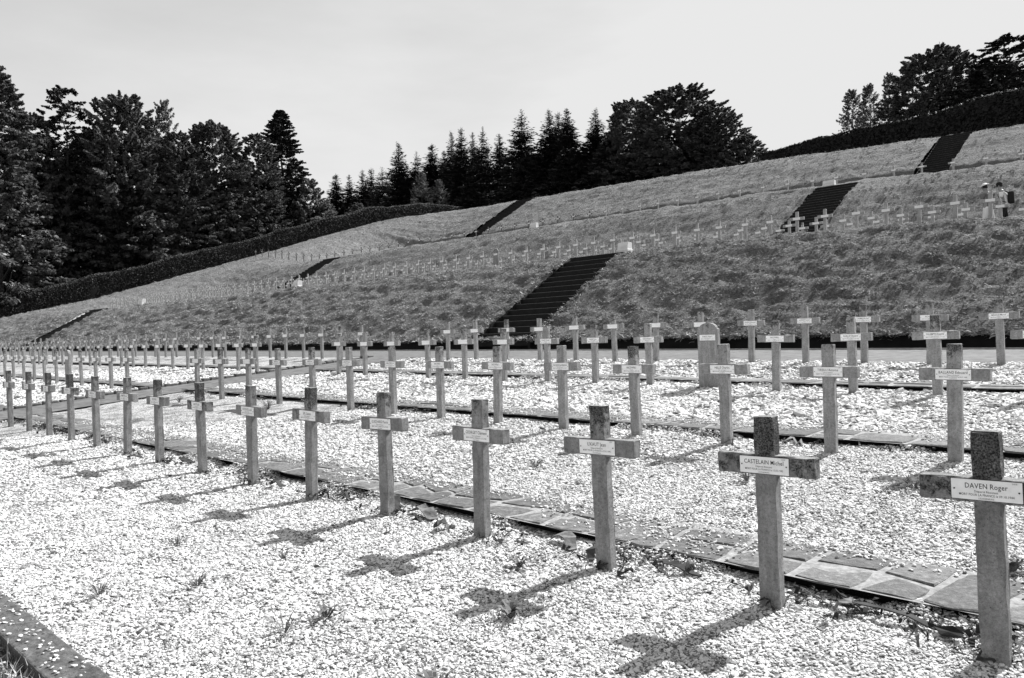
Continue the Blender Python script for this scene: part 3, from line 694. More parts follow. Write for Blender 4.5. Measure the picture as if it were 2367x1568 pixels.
# white marker stones beside the stairs
def marker(x, y, label, w_=.42, h=.2, rz=0):
    e = tag(empty('marker_stone', (x, y, hz(x, y)+.10), rz), label, 'marker stone', 'white marker stones beside the stairs')
    bm = bmesh.new(); P = [(-.16, 0), (.16, 0), (.16, h), (-.10, h*1.05), (-.16, h*.55)]
    a = [bm.verts.new((-w_/2, p[0], p[1]-.05)) for p in P]; b = [bm.verts.new((w_/2, p[0], p[1]-.05)) for p in P]
    bm.faces.new(a); bm.faces.new(b[::-1])
    for i in range(5): bm.faces.new((a[i], b[i], b[(i+1) % 5], a[(i+1) % 5]))
    bmesh.ops.bevel(bm, geom=bm.edges[:], offset=.012, segments=2, affect='EDGES')
    link('block', bm_mesh('block', bm, WHITE), parent=e)
    link('plinth', box_mesh('plinth', (-w_/2-.03, w_/2+.03, -.19, .19, -.2, -.005), WHITE, .008), parent=e)
marker(-17.15, 24.15, 'white stone block at the top of the widest stairs', .46, .30)
marker(-40.4, 24.2, 'white stone block at the edge of the lowest bank, below the narrow middle stairs', .5, .36)
marker(-63.7, 24.3, 'white stone block at the edge of the lowest bank, nearest the long hedge', .6, .38)
marker(-18.75, 47.9, 'white stone block at the top of the middle stairs', .7, .30)
marker(-43.3, 48.2, 'white stone block on the upper terrace edge, below the spruces', .7, .36)

# ------------------------------------------------------------------ hedges
def leaf_quads(P, nrm, size, r, tilt=.8, asp=.62):
    n = len(P); d = nrm + r.normal(0, tilt, (n, 3)); d /= np.linalg.norm(d, axis=1, keepdims=True)+1e-9
    a = r.normal(0, 1, (n, 3)); a -= (a*d).sum(1, keepdims=True)*d; a /= np.linalg.norm(a, axis=1, keepdims=True)+1e-9
    b = np.cross(d, a); s = (size*r.uniform(.6, 1.4, n))[:, None]
    a = a*s*.5; b = b*s*.5*asp
    return np.stack([P-a, P+b*1.0-a*.1, P+a, P-b-a*.1], 1)
def hedge(name, p0, p1, h0, h1, thick, n, label, leaf, seed):
    r = np.random.default_rng(seed); p0 = np.array(p0, float); p1 = np.array(p1, float); L = np.linalg.norm(p1-p0); u = (p1-p0)/L; v = np.array([-u[1], u[0]])
    e = tag(empty(name, (p0[0], p0[1], hz(*p0))), label, 'hedge', 'clipped hedges round the cemetery')
    o3 = np.array([p0[0], p0[1], hz(*p0)])
    ns = int(L/.8)+2; t = np.linspace(0, L, ns)
    ctr = p0+u*t[:, None]; zb = hill_z(ctr[:,0], ctr[:,1]); hh = np.interp(t, [0, L], [h0, h1]) + .38*vnoise(np.stack([t*.30, t*0], -1), seed, 3)
    k = 9; ang = np.linspace(0, 1, k); prof = [(-.5, -.1), (-.52, .3), (-.5, .7), (-.42, .93), (0, 1.0), (.42, .93), (.5, .7), (.52, .3), (.5, -.1)]
    V = []
    for i in range(ns):
        for (a, b) in prof:
            wob = 1+.10*r.normal()
            q = ctr[i]+v*a*thick*.86*wob; V.append((q[0], q[1], zb[i]+b*hh[i]*.95))
    F = [(i*k+j, (i+1)*k+j, (i+1)*k+j+1, i*k+j+1) for i in range(ns-1) for j in range(k-1)]
    c = link('core', np_mesh('core', np.array(V)-o3, F, DARKCORE), parent=e)
    tt = r.uniform(0, L, n); jj = r.uniform(0, k-1.001, n); ji = jj.astype(int); jf = jj-ji
    pr = np.array(prof); ab = pr[ji]*(1-jf[:, None])+pr[ji+1]*jf[:, None]
    c2 = p0+u*tt[:, None]; hz2 = np.interp(tt, t, hh); lump = 1+.05*vnoise(np.stack([tt*.9, ab[:,1]*3], -1), seed+1, 3)
    q = c2+v*(ab[:, :1]*thick*lump[:, None]); P = np.concatenate([q, (hill_z(c2[:,0], c2[:,1])+ab[:,1]*hz2*lump+r.normal(0, .04, n))[:, None]], 1)-o3
    nr = np.concatenate([v*np.sign(ab[:, :1])*(np.abs(ab[:, :1])>.4), (ab[:,1:] > .9)*1.0], 1)
    link('foliage', quads_mesh('foliage', leaf_quads(P, nr, leaf, r), HEDGE), parent=e)
    k2 = int(L*70); tt = r.uniform(0, L, k2); off = r.uniform(-.46, .40, k2); c2 = p0+u*tt[:, None]; hh2 = np.interp(tt, t, hh)  # pale leaves along the top paint in the hedge's sunlit rim
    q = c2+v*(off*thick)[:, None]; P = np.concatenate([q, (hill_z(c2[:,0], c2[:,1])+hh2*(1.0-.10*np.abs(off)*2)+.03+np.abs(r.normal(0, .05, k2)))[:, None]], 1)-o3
    link('lit_rim', quads_mesh('lit_rim', leaf_quads(P, np.tile([0, 0, 1.], (k2, 1)), leaf*.8, r, .35), LEAF_L), parent=e)
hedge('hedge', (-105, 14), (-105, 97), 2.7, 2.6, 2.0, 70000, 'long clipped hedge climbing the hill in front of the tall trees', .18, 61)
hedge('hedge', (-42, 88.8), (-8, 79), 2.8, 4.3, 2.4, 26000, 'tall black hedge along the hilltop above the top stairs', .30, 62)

# ------------------------------------------------------------------ trees
def trunk_mesh(name, H, r0, limbs, seed, top=.92, bend=.0):
    bm = bmesh.new(); r = random.Random(seed)
    def tube(pts, rad, sides=7):
        rings = []
        for i, p in enumerate(pts):
            d = (pts[min(i+1, len(pts)-1)]-pts[max(i-1, 0)]).normalized(); a = d.orthogonal().normalized(); b = d.cross(a)
            rings.append([bm.verts.new(p+(a*math.cos(2*math.pi*j/sides)+b*math.sin(2*math.pi*j/sides))*rad[i]) for j in range(sides)])
        for i in range(len(pts)-1):
            for j in range(sides): bm.faces.new((rings[i][j], rings[i][(j+1) % sides], rings[i+1][(j+1) % sides], rings[i+1][j]))
    N = 7; pts = [Vector((bend*math.sin(i*1.3)*i/N, bend*math.cos(i*1.7)*i/N, -1+(H*top+1)*i/(N-1))) for i in range(N)]
    tube(pts, [r0*(1.15-1.05*i/(N-1)) for i in range(N)])
    for (z, a, L, lift) in limbs:
        b0 = Vector((0, 0, z)); dd = Vector((math.cos(a), math.sin(a), lift)).normalized()
        p = [b0, b0+dd*L*.35+Vector((0, 0, L*.03)), b0+dd*L*.7+Vector((0, 0, L*.10)), b0+dd*L+Vector((0, 0, L*.20))]
        q = r0*.38*(1-.6*z/H); tube(p, [q, q*.7, q*.4, q*.1], 5)
    return bm_mesh(name, bm, BARK)
def spruce(seed, H=20., W=3.4, q=1.0, nb=950):
    r = np.random.default_rng(seed); Q = []; P = []; D = []
    for b in range(nb):
        f = r.uniform(0, 1)**.62*.97+.012; z = H*(1-f)*.985+H*.012
        a = r.uniform(0, 2*math.pi); side_k = 1+.13*math.sin(a*2+seed)+.10*math.sin(a*3+z*.9)
        Rr = W*1.5*(f**.90)*side_k+.05; L = Rr*r.choice([r.uniform(.55, .95), r.uniform(.95, 1.22)], p=[.7, .3])
        dr = np.array([math.cos(a), math.sin(a), 0]); m_ = max(3, int(L/.30*q)); t = np.linspace(.10, 1, m_)
        droop = (.22-.50*f**.6+r.normal(0, .06))*L*t**1.15+.22*L*np.maximum(0, t-.5)*2*(1-f*.4)
        pts = dr*(L*t)[:, None]; pts[:, 2] = z+droop-.05
        sd = np.array([-dr[1], dr[0], 0]); wd = .46*(1.05-.80*t)*min(1., L/1.6+.2)
        for s in (-1, 0, 1):
            pp = pts+sd*(s*wd)[:, None]*.8+r.normal(0, .06, (m_, 3)); P.append(pp); D.append(np.tile(dr*1.0+sd*s*.8+np.array([0, 0, -.1+.9*max(0, .25-f)*3]), (m_, 1))); Q.append(np.full(m_, min(1, .30+f*2.2)))
    P = np.concatenate(P); D = np.concatenate(D); n = len(P)
    D /= np.linalg.norm(D, axis=1, keepdims=True); s = (r.uniform(.30, .58, n)*np.concatenate(Q))[:, None]
    side = np.cross(D, np.array([0, 0, 1.])+r.normal(0, .5, (n, 3))); side /= np.linalg.norm(side, axis=1, keepdims=True)+1e-9
    Q = np.stack([P-side*s*.26-D*s*.3, P+side*s*.26-D*s*.3, P+D*s*.9+side*s*.04, P+D*s*.9-side*s*.04], 1)
    return quads_mesh('crown', Q, LEAF_D), trunk_mesh('trunk', H, .02*H*.55, [], seed, .97)
def broadleaf(seed, H=22., W=6., n_cl=90, lpc=170, leaf=.34, z0=.06, mat_=None, lift=.4, cone=0.0, gap=.0, shell=.4, spray=.30, low=.30):
    """crown of leafy sprays, each a tapering cluster along a branch end"""
    r = np.random.default_rng(seed); P = []; Nn = []; limbs = []
    lobes = 1+.22*np.sin(np.arange(3)*2.1+seed)
    for c in range(n_cl):
        u_ = r.uniform(0, 1)**.9; zc = H*(z0+(1-z0)*u_)
        prof = (min(1., (u_+.12)/low)**.6)*(1-u_)**(.62 if cone == 0 else cone)+.03
        a = r.uniform(0, 2*math.pi); prof *= 1+.16*math.sin(2*a+seed+u_*5)+.12*math.sin(5*a+u_*11+seed)
        rad = W*prof*(shell+(1-shell)*r.uniform(0, 1)**.6)*r.uniform(.8, 1.1)
        if gap and r.random() < gap: continue
        L = W*spray*r.uniform(.6, 1.35)*(.45+.55*(1-u_)); el = lift*(.2+1.5*u_)-.25*(1-u_)+r.normal(0, .22)
        out = np.array([math.cos(a+r.normal(0, .35)), math.sin(a+r.normal(0, .35)), el]); out /= np.linalg.norm(out)
        ctr = np.array([rad*math.cos(a), rad*math.sin(a), min(zc, H*.985)])
        m_ = max(8, int(lpc*r.uniform(.6, 1.4))); t = r.uniform(-.5, .5, m_); wd = L*.36*(1.05-1.35*(t+.5)*.72)
        g = r.normal(0, 1, (m_, 3)); g -= (g@out)[:, None]*out; g *= np.array([1, 1, .62])
        pp = ctr+out*(t*L)[:, None]+g*(wd*.55)[:, None]; pp[:, 2] -= .10*L*np.maximum(0, -t)
        P.append(pp); Nn.append(g*.4+np.array([0, 0, .8])+out*.2)
        if c % 12 == 0 and rad > 1: limbs.append((max(.5, zc-rad*.5), a, rad*.9, .45))
    P = np.concatenate(P); Nn = np.concatenate(Nn)
    return quads_mesh('crown', leaf_quads(P, Nn, leaf, r, .55), mat_ or LEAF_M), trunk_mesh('trunk', H, .016*H, limbs, seed, .80, .25)
TREES = {}
for k in range(4): TREES['spruce%d' % k] = spruce(100+k, 20, (3.3, 2.7, 3.8, 3.0)[k])
TREES['big'] = broadleaf(1, 22, 7.2, 760, 83, 0.37, .02, LEAF_M, .45, cone=.36, shell=.42)
TREES['big2'] = broadleaf(2, 22, 6.2, 600, 83, 0.37, .02, LEAF_M, .5, cone=.34, shell=.40, low=.22)
TREES['big3'] = broadleaf(3, 22, 5.6, 560, 81, 0.34, .03, LEAF_M, .5, cone=.40, shell=.40)
TREES['tall'] = broadleaf(4, 28, 7.5, 820, 86, 0.39, .02, LEAF_M, .10, cone=.62, shell=.45, spray=.26, low=.15)
TREES['pine'] = broadleaf(5, 26, 5.6, 330, 83, 0.34, .16, LEAF_D, .12, cone=.42, gap=.12, shell=.25, spray=.34, low=.7)
TREES['fir'] = broadleaf(6, 22, 6.0, 760, 75, 0.37, .02, LEAF_D, .16, cone=.80, shell=.3, spray=.26, low=.12)
TREES['airy'] = broadleaf(7, 16, 4.2, 300, 42, .25, .04, LEAF_L, .6, gap=.08, shell=.3, spray=.36)
TREES['round'] = broadleaf(8, 20, 7.0, 950, 83, 0.38, .02, LEAF_M, .5, cone=.30, shell=.52, low=.4, spray=.22)
TREES['bush'] = broadleaf(9, 8, 4.0, 230, 64, 0.31, .02, LEAF_L, .5, shell=.4, low=.3)
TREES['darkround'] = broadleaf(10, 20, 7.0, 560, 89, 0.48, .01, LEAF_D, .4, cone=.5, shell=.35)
HN = {'spruce': 20, 'big': 22, 'tall': 28, 'pine': 26, 'fir': 22, 'airy': 16, 'round': 20, 'bush': 8, 'darkround': 20}
RIM = {'spruce0': 3.3, 'spruce1': 2.7, 'spruce2': 3.8, 'spruce3': 3.0, 'big': 7.2, 'big2': 6.2, 'big3': 5.6, 'tall': 7.5, 'pine': 5.4, 'fir': 6.0, 'airy': 4.2, 'round': 7.0, 'bush': 4.0, 'darkround': 7.0}
def plant(kind, x, y, height, width, label, group, name='tree'):
    crown, trunk = TREES[kind]; H0 = HN.get(kind.rstrip('0123456789'), HN.get(kind, 20)); sz = height*1.045/H0; sx = width/(2*RIM[kind])
    e = tag(empty(name, (x, y, hz(x, y)-.2), random.uniform(0, 6.28)), label, 'tree', group); e.scale = (sx, sx, sz)
    link('trunk', trunk, parent=e); link('crown', crown, parent=e)
def bearing(px):
    t = (px-1183.5)/1800; return (t*math.cos(yaw)-math.sin(yaw))/(math.cos(yaw)+t*math.sin(yaw))
def height_for(px, py, x, y):
    d = fwd*1 + r2*((px-1183.5)/1800) + u2*((784-py)/1800); return d.z/d.y*y + CZ - hz(x, y)
TL = [  # kind, bearing, top, x, width, label
 ('tall', 2, 148, -112, 18, 'tallest layered tree at the edge of the wood, nearest the camera'),
 ('big3', 92, 270, -117, 11, 'dark tree between the tallest tree and the flat-topped pine'),
 ('pine', 168, 205, -117, 13, 'open-crowned pine with a flat layered top and bare gaps'),
 ('big2', 300, 228, -115, 16, 'dense broad tree beside the flat-topped pine'),
 ('airy', 396, 238, -119, 10, 'tree with a pale thin top rising beside the dense broad tree'),
 ('big', 505, 292, -114, 16, 'leafy tree with a rounded ragged top in the middle of the wood'),
 ('big3', 608, 315, -112, 11, 'leafy tree leaning in front of the big dark conifer'),
 ('fir', 664, 258, -116, 15, 'big dark spruce-shaped tree ending the wood on the hill'),
 ('bush', 728, 415, -111, 10, 'low pale bush at the foot of the wood where it ends'),
 ('bush', 762, 462, -111, 6, 'low pale bush beside the end of the wood'),
 ('bush', 838, 468, -112, 7, 'low rounded bush behind the hedge near the small spruces'),
 ('big3', 425, 310, -112, 12, 'lower leafy tree in front of the tree with the thin top'),
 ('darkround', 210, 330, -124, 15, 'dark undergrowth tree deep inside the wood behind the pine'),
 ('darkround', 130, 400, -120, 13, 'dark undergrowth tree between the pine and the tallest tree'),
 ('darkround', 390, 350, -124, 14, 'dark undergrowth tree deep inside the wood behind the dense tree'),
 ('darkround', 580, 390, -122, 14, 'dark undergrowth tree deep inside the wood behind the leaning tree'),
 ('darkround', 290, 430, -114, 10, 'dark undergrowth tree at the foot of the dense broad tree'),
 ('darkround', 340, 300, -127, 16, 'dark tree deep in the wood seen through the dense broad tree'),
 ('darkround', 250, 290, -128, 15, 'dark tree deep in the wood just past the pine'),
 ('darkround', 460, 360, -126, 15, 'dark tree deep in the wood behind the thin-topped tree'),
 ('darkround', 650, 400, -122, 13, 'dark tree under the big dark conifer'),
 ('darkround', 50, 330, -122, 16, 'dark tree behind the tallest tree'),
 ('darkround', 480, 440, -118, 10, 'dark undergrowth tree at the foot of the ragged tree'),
]
for k_, px, py, x, w_, lab in TL:
    y = x/bearing(px); plant(k_, x, y, height_for(px, py, x, y), w_, lab, 'trees of the wood behind the long hedge', 'conifer_tree' if k_ in ('fir', 'pine') else 'broadleaf_tree')
# (kind, ray X/Y, y, top z/Y, width, label part) - hilltop trees: placed by bearing from the camera foot
MID = [('spruce1', 788, 398, 118, 9), ('spruce3', 818, 402, 120, 7.5), ('spruce0', 850, 391, 119, 8), ('spruce1', 870, 385, 122, 7.5), ('spruce2', 895, 386, 119, 9), ('spruce0', 934, 328, 112, 9.5), ('spruce2', 976, 350, 114, 9), ('spruce1', 1012, 328, 111, 8), ('spruce3', 1040, 346, 114, 8), ('spruce0', 1057, 302, 110, 6.2), ('spruce1', 1080, 290, 107, 6.2), ('spruce3', 1106, 303, 110, 5.5), ('spruce2', 1130, 292, 108, 6.4), ('spruce1', 1168, 304, 108, 6), ('spruce2', 1220, 252, 104, 8.2), ('spruce0', 1284, 251, 103, 7.2), ('spruce1', 1305, 254, 106, 6), ('spruce3', 1326, 247, 103, 7.0), ('spruce1', 1363, 322, 101, 6), ('spruce0', 1392, 249, 102, 6.8), ('spruce3', 1440, 238, 104, 6)]
for i, (k_, px, py, y, w_) in enumerate(MID):
    x = bearing(px)*y; plant(k_, x, y, height_for(px, py, x, y), w_, f'dark pointed spruce, {ordinal(i+1)} from the left along the hilltop', 'spruces along the hilltop', 'spruce_tree')
MB = [('airy', 985, 400, 100, 7, 'pale leafy tree standing before the spruces near the long hedge'), ('airy', 1025, 415, 97, 5.5, 'small pale leafy tree at the foot of the spruces'),
      ('round', 1475, 240, 100, 13, 'leafy tree at the end of the spruces beside the biggest round tree'), ('round', 1585, 210, 97, 17, 'biggest round leafy tree on the hilltop'), ('round', 1668, 255, 98, 12, 'leafy tree adjoining the biggest round one on its open side'), ('bush', 1738, 312, 98, 11, 'low leafy shrub sloping down to the open skyline'),
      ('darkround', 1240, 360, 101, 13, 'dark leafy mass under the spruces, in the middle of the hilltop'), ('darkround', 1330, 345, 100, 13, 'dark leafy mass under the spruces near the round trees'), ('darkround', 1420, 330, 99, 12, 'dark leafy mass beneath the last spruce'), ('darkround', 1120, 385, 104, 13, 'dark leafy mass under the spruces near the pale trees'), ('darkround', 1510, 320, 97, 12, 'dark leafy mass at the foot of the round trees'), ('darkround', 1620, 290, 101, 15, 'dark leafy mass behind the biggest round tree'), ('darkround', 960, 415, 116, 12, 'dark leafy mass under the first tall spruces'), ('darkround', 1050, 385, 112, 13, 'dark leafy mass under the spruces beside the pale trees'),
      ('airy', 1985, 212, 116, 9, 'pale leafy tree at the near end of the tall black hedge'), ('airy', 2025, 200, 116, 8, 'pale leafy tree behind the hedge, beside the first one'), ('airy', 2072, 174, 114, 6.5, 'slender pale tree with an open crown behind the hedge'),
      ('airy', 2122, 152, 110, 9, 'drooping pale tree beside the large one behind the hedge'), ('round', 2175, 124, 112, 15, 'large drooping tree behind the tall black hedge'), ('spruce1', 2190, 93, 118, 6, 'spruce top rising behind the large drooping tree'),
      ('airy', 2262, 178, 108, 6.5, 'small pale tree between the two dark trees behind the hedge'), ('pine', 2338, 94, 108, 15, 'dark pine at the edge of the frame behind the hedge'), ('round', 2318, 150, 110, 11, 'dark leafy tree under the pine behind the hedge'), ('darkround', 2190, 215, 120, 13, 'dark leafy mass within the grove behind the hedge'), ('darkround', 2352, 185, 118, 13, 'dark leafy mass below the pine behind the hedge')]
for k_, px, py, y, w_, lab in MB:
    x = bearing(px)*y; plant(k_, x, y, height_for(px, py, x, y), w_, lab, 'leafy trees on the hilltop', 'spruce_tree' if 'spruce' in k_ else 'pine_tree' if k_ == 'pine' else 'broadleaf_tree')

# ------------------------------------------------------------------ people on the middle terrace
def skin_mesh(name, verts, edges, radii, mat_, sub=2):
    me = bpy.data.meshes.new(name); me.from_pydata(verts, edges, []); o = bpy.data.objects.new(name, me); C.objects.link(o)
    md = o.modifiers.new('s', 'SKIN'); md.use_smooth_shade = True
    for i, r in enumerate(radii):
        v = me.skin_vertices[0].data[i]; v.radius = (r, r) if not isinstance(r, tuple) else r; v.use_root = (i == 0)
    s = o.modifiers.new('d', 'SUBSURF'); s.levels = sub; s.render_levels = sub
    dg = bpy.context.evaluated_depsgraph_get(); out = bpy.data.meshes.new_from_object(o.evaluated_get(dg)); bpy.data.objects.remove(o); bpy.data.meshes.remove(me)
    out.materials.clear(); out.materials.append(mat_)
    for p in out.polygons: p.use_smooth = True
    return out
def person(x, y, rz, label, man):
    e = tag(empty('person', (x, y, hz(x, y)), rz), label, 'person', 'two visitors on the middle terrace')
    # facing +X, bent slightly forward and looking down
    B = [(0,0,.95),(.02,0,1.12),(.04,0,1.32),(.06,0,1.44),(.09,0,1.51),(.13,0,1.61),(.15,0,1.69)]
    E = [(0,1),(1,2),(2,3),(3,4),(4,5),(5,6)]; Rr = [(.15,.12),(.14,.11),(.16,.12),(.10,.09),(.055,.055),(.085,.078),(.07,.065)]
    for s in (-1, 1):
        k = len(B); B += [(.05,s*.17,1.40),(.06,s*.22,1.16),(.24,s*.17,1.04),(.32,s*.13,1.06)]; E += [(3,k),(k,k+1),(k+1,k+2),(k+2,k+3)]; Rr += [.06,.045,.037,.03]
        k = len(B); B += [(.01,s*.10,.88),(.06*s,s*.11,.50),(.05*s-.05,s*.11,.09),(.05*s+.10,s*.12,.04)]; E += [(0,k),(k,k+1),(k+1,k+2),(k+2,k+3)]; Rr += [.09,.06,.04,.04]
        # fingers
        h = B[7 if s < 0 else 15]
        for f_ in range(5):
            k = len(B); b0 = (h[0]+.02, h[1]+(f_-2)*.016, h[2]-.01*(f_ == 0)); B += [(b0[0]+.035, b0[1]+(.02*-s if f_ == 0 else 0), b0[2]-.01), (b0[0]+.06, b0[1], b0[2]-.035)]; E += [(7 if s < 0 else 15, k), (k, k+1)]; Rr += [.009, .008]
    link('body', skin_mesh('body', B, E, Rr, SKIN), parent=e)
    sv = [(0,0,.86),(.0,0,.98),(.02,0,1.14),(.04,0,1.32),(.06,0,1.43)]; se = [(0,1),(1,2),(2,3),(3,4)]; sr = [(.185,.15),(.18,.145),(.165,.13),(.185,.145),(.115,.10)]
    for s in (-1, 1):
        k = len(sv); sv += [(.05,s*.175,1.395),(.06,s*.225,1.20)]; se += [(4,k),(k,k+1)]; sr += [.078,.066]
    link('shirt', skin_mesh('shirt', sv, se, sr, SHIRT if man else MIDC), parent=e)
    tv = [(0,0,.98),(0,0,.90)]; te = [(0,1)]; tr = [(.16,.13),(.165,.14)]
    for s in (-1, 1):
        k = len(tv); tv += [(.01,s*.105,.80),(.06*s,s*.112,.48)] + ([(.05*s-.04,s*.112,.12)] if not man else []); te += [(1,k),(k,k+1)] + ([(k+1,k+2)] if not man else []); tr += [.105,.085] + ([.065] if not man else [])
    link('trousers', skin_mesh('trousers', tv, te, tr, DARKC if man else SHIRT), parent=e)
    for s in (-1, 1):
        link('shoe', skin_mesh('shoe', [(.05*s-.09,s*.11,.045),(.05*s+.03,s*.115,.045),(.05*s+.14,s*.12,.035)], [(0,1),(1,2)], [.045,.05,.04], DARKC, 1), parent=e)
    # face: nose, ears, eyes, mouth
    hd = [('nose', (.225, 0, 1.63), (.02, .012, .022), SKIN), ('mouth', (.205, 0, 1.585), (.008, .024, .005), HAIR)] + [('eye', (.205, s*.032, 1.655), (.008, .012, .008), HAIR) for s in (-1, 1)] + [('ear', (.135, s*.083, 1.645), (.018, .012, .03), SKIN) for s in (-1, 1)]
    for nm, c, sc, mt in hd:
        bm = bmesh.new(); bmesh.ops.create_uvsphere(bm, u_segments=10, v_segments=7, radius=1)
        for v in bm.verts: v.co = Vector((v.co.x*sc[0]+c[0], v.co.y*sc[1]+c[1], v.co.z*sc[2]+c[2]))
        link(nm, bm_mesh(nm, bm, mt, True), parent=e)
    bm = bmesh.new(); bmesh.ops.create_uvsphere(bm, u_segments=16, v_segments=10, radius=1)
    for v in bm.verts: v.co = Vector((v.co.x*.093+.118, v.co.y*.09, max(v.co.z, -.45)*.10+1.672))
    link('hair', bm_mesh('hair', bm, HAIR, True), parent=e)
    # headgear by revolving a profile
    prof = [(.0, .115), (.05, .112), (.085, .09), (.098, .04), (.100, .0)] if man else [(.0, .12), (.055, .115), (.09, .09), (.105, .03), (.15, .015), (.20, -.035), (.205, -.03), (.15, .025)]
    V, F = [], []; ns = 20
    for i, (rr, zz) in enumerate(prof):
        for j in range(ns):
            a = 2*math.pi*j/ns; V.append((rr*math.cos(a)*(1.05), rr*math.sin(a), zz))
    for i in range(len(prof)-1):
        for j in range(ns): F.append((i*ns+j, i*ns+(j+1) % ns, (i+1)*ns+(j+1) % ns, (i+1)*ns+j))
    hat = link('cap' if man else 'sun_hat', np_mesh('hat', V, F, DARKC if man else WHITE, True), parent=e); hat.location = (.12, 0, 1.70); hat.rotation_euler = (0, .38, 0)
    if man:
        bm = bmesh.new(); box(bm, .05, .20, -.075, .075, -.012, .0, bevel=.005)
        link('peak', bm_mesh('peak', bm, DARKC), parent=hat)
        bm = bmesh.new(); box(bm, -.33, -.13, -.15, .15, .98, 1.42, bevel=.06, seg=3); link('backpack', bm_mesh('backpack', bm, DARKC, True), parent=e)
        for s in (-1, 1):
            link('strap', skin_mesh('strap', [(-.14,s*.11,1.40),(.03,s*.12,1.47),(.17,s*.11,1.34),(.14,s*.13,1.12),(-.10,s*.16,1.02)], [(0,1),(1,2),(2,3),(3,4)], [.016]*5, DARKC, 1), parent=e)
    return e
person(-6.62, 33.0, math.pi+.1, 'person in white shirt, dark cap and backpack looking down beside the crosses', True)
person(-7.10, 32.9, math.pi-.5, 'person in a white sun hat bending over behind the crosses', False)

# ------------------------------------------------------------------ litter and weeds on the gravel
def shard(seed, L, wd, curl, mat_, name):
    r = random.Random(seed); bm = bmesh.new(); n = 7; a, b = [], []
    for i in range(n):
        t = i/(n-1); x = (t-.5)*L; z = .012+curl*math.sin(t*math.pi*r.uniform(.9, 1.6))+r.uniform(-.006, .006); y = r.uniform(-.02, .02)+.03*math.sin(t*5+seed)
        ww = wd*(.4+.6*math.sin(math.pi*(t*.8+.1)))*r.uniform(.7, 1.2)
        a.append(bm.verts.new((x, y-ww, max(.004, z+r.uniform(-.01, .01))))); b.append(bm.verts.new((x, y+ww, max(.004, z+.5*wd*r.uniform(-.6, .9)))))
    for i in range(n-1): bm.faces.new((a[i], a[i+1], b[i+1], b[i]))
    me = bm_mesh(name, bm, mat_); return me
def litter(x, y, L, wd, curl, rz, mt, label, seed, name='bark_strip'):
    o = link(name, shard(seed, L, wd, curl, mt, name)); o.location = (x, y, lz(x, y)+.012); o.rotation_euler = (0, 0, rz); md = o.modifiers.new('thick', 'SOLIDIFY'); md.thickness = .006
    tag(o, label, 'debris', 'dry strips and scraps lying on the gravel')
LIT = [(-1.35, 4.02, .62, .02, .03, -.15, DARKDEB, 'long dark curled strip of bark between the two nearest crosses'), (-1.52, 4.0, .16, .03, .04, .5, DEADLEAF, 'pale crumpled leaf beside the long dark strip of bark'), (-1.05, 3.98, .14, .05, .02, 1.8, DARKDEB, 'dark scrap at the foot of the nearest cross'),
       (-3.42, 4.02, .30, .05, .05, -.4, DEADLEAF, 'pale crumpled cloth scrap below the slab edge beyond the third cross'), (-3.12, 3.97, .24, .03, .05, -.9, DARKDEB, 'dark bark strip beside the foot of the third cross'), (-2.55, 4.03, .34, .025, .03, -.1, DARKDEB, 'dark ragged strip between the second and third crosses'), (-2.48, 4.05, .10, .03, .05, 1.1, DEADLEAF, 'small pale leaf standing up by the slab edge'),
       (-4.42, 3.82, .16, .05, .05, .9, DARKDEB, 'dark curled leaf just past the fourth cross'), (-4.86, 3.98, .34, .06, .05, -.2, DEADLEAF, 'pale cloth scrap spread round the fifth cross'), (-5.32, 4.03, .22, .06, .06, .1, DARKDEB, 'dark crumpled scrap behind the fifth cross'), (-5.9, 3.95, .16, .03, .04, .7, DARKDEB, 'dark twig beside the sixth cross'), (-7.0, 3.9, .20, .04, .05, .4, DARKDEB, 'dark leaf heap behind the seventh cross'), (-9.2, 3.95, .26, .04, .05, .1, DARKDEB, 'dark leaf litter behind the ninth cross'), (-10.2, 3.75, .24, .035, .03, .2, DARKDEB, 'dark leaf litter near the tenth cross'),
       (-3.3, 7.35, .2, .04, .05, .2, DEADLEAF, 'dry scrap beside a cross of the second row'), (-7.8, 7.4, .2, .04, .05, .2, DEADLEAF, 'dry leaf on the slab edge behind the second row'), (-3.0, 10.95, .3, .05, .06, .1, DEADLEAF, 'dry leaves heaped behind the third row')]
for i, (x, y, L, wd, cu, rz, mt, lab) in enumerate(LIT): litter(x, y, L, wd, cu, rz, mt, lab, i+3, 'dead_leaf' if 'leaf' in lab or 'leaves' in lab else 'cloth_scrap' if 'scrap' in lab else 'bark_strip')
def weed(x, y, n, h, spread, label, seed, broad=False, name='weed', z=None):
    r = np.random.default_rng(seed); Q = []
    for i in range(n):
        a = r.uniform(0, 6.28); L = h*r.uniform(.5, 1.2); wd = (.010 if broad else .0035)*r.uniform(.7, 1.3); d = np.array([math.cos(a), math.sin(a), 0]); sd_ = np.array([-d[1], d[0], 0])
        b0 = d*spread*r.uniform(0, .35); p1 = b0+d*L*.42+np.array([0, 0, L*.55]); p2 = b0+d*L*r.uniform(.8, 1.05)+np.array([0, 0, L*r.uniform(.35, .95)])
        Q += [[b0-sd_*wd*.5, b0+sd_*wd*.5, p1+sd_*wd, p1-sd_*wd], [p1-sd_*wd, p1+sd_*wd, p2+sd_*wd*.1, p2-sd_*wd*.1]]
    o = link(name, quads_mesh(name, Q, WEED)); o.location = (x, y, (lz(x, y) if z is None else z)+.003); tag(o, label, 'weed', 'weeds growing in the gravel')
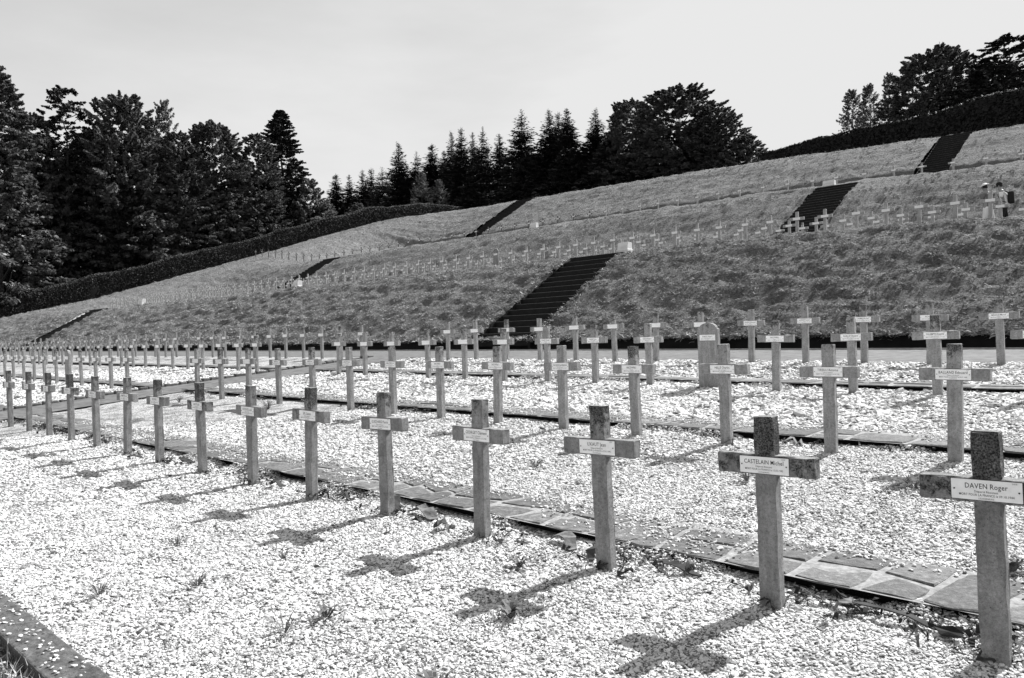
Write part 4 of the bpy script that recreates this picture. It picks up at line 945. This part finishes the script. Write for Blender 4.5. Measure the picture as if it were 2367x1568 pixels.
WD = [(-2.6, 2.16, 26, .13, True, 'broad-leaved weed rosette at the bottom of the picture, below the fourth cross'), (-3.75, 2.1, 24, .14, False, 'spindly weed with long thin leaves near the terrace edge'), (-3.75, 2.36, 22, .10, True, 'small leafy weed in front of the sixth cross'), (-4.9, 2.15, 30, .12, False, 'wispy grass clump near the corner of the terrace edging'), (-5.3, 1.7, 30, .12, False, 'grass clump right beside the terrace edging'), (-2.9, 2.95, 22, .11, True, 'leafy weed in the shadow of the fourth cross'), (-1.72, 2.35, 20, .12, True, 'dark weed at the bottom beside the shadow of the second cross'), (-1.0, 4.95, 34, .10, True, 'leafy weed on the slabs between the two nearest crosses'), (-12.35, 6.75, 60, .22, False, 'thick grass clump by the walkway in front of the second row'), (-15.6, 6.6, 40, .2, False, 'small grass clump at the edge of the walkway'), (-3.4, 3.55, 18, .09, True, 'leafy weed by the foot of the third cross'), (-4.9, 2.75, 26, .09, False, 'thin grass sprigs in front of the fifth cross'), (-5.9, 2.45, 28, .1, False, 'thin grass sprigs in front of the seventh cross'), (-3.1, 6.0, 40, .11, False, 'grass sprigs before the second row, beneath the third cross'), (-5.1, 5.6, 40, .12, False, 'grass sprigs beyond the slabs behind the fifth cross'), (-1.9, 6.3, 36, .1, False, 'grass sprigs before the nearest cross of the second row')]
for i, (x, y, n_, h, br, lab) in enumerate(WD): weed(x, y, n_, h, .05, lab, i+70, br)
# rank grass hanging at the foot of the terrace edging
Q = np.stack([rng.uniform(-8, -2, 900), rng.uniform(.95, 1.12, 900)], -1); z = low_z(Q[:,0], np.full(900, 1.31))-.10
GPX = np.stack([Q[:,0], Q[:,1], z], -1); rot = rng.normal(0, .35, (900, 3)); rot[:,2] = rng.uniform(0, 6.28, 900)
scatter('verge_grass', GPX, rot, np.repeat(rng.uniform(.5, 1.1, (900, 1)), 3, 1), [tuft(s+20, 9, .15, .006, .05, .3) for s in range(3)], 'rank dark grass below the terrace edging', 'grass')
# small dead leaves caught along the slab edges, and tiny sprouts in the gravel
lf = []
for k in range(4):
    o = bpy.data.objects.new('dead_leaf', shard(200+k, .07, .016, .02, DARKDEB if k < 3 else DEADLEAF, 'dead_leaf')); lf.append(o)
Pq = []
for k, (y0, y1) in enumerate(strips):
    n = (1300, 600, 420)[k]; X = -rng.uniform(0, 1, n)**.8*17-.2; cl = vnoise(np.stack([X*1.3, X*0+k*7], -1), 90+k, 3); X = X[cl > -.05]; n = len(X)
    Y = y0-np.abs(rng.normal(.02, .13, n)); Pq.append(np.stack([X, Y, low_z(X, Y)+.012], -1))
for x in ROW1[:10]:
    n = 34; X = x+rng.normal(.02, .20, n); Y = YR[0]+np.abs(rng.normal(.10, .13, n))-.06; Pq.append(np.stack([X, Y, low_z(X, Y)+.014], -1))
Pq = np.concatenate(Pq); n = len(Pq); rot = rng.normal(0, .35, (n, 3)); rot[:, 2] = rng.uniform(0, 6.28, n)
scatter('leaf_litter', Pq, rot, np.repeat(rng.uniform(.3, 1.25, (n, 1)), 3, 1), lf, 'small dark dead leaves caught along the slab edges', 'dead leaves')
sp = [tuft(s_+40, 7, .05, .0022, .025, .1) for s_ in range(4)]
for o in sp: o.data.materials.clear(); o.data.materials.append(WEED)
n = 16000; X = rng.uniform(-17, 2, n); Yb = rng.uniform(1.35, 13.9, n); cl = vnoise(np.stack([X, Yb], -1)*1.1, 97, 3) + .35*vnoise(np.stack([X, Yb], -1)*5, 98, 2)
k = cl > .24
for y0, y1 in strips: k &= ~((Yb > y0-.02) & (Yb < y1+.02))
X, Yb = X[k], Yb[k]; n = len(X); rot = rng.normal(0, .3, (n, 3)); rot[:, 2] = rng.uniform(0, 6.28, n)
scatter('sprouts', np.stack([X, Yb, low_z(X, Yb)+bed_noise(X, Yb)+.006], -1), rot, np.repeat(rng.uniform(.5, 1.6, (n, 1)), 3, 1), sp, 'tiny sprouts and moss coming up through the gravel', 'sprouts')
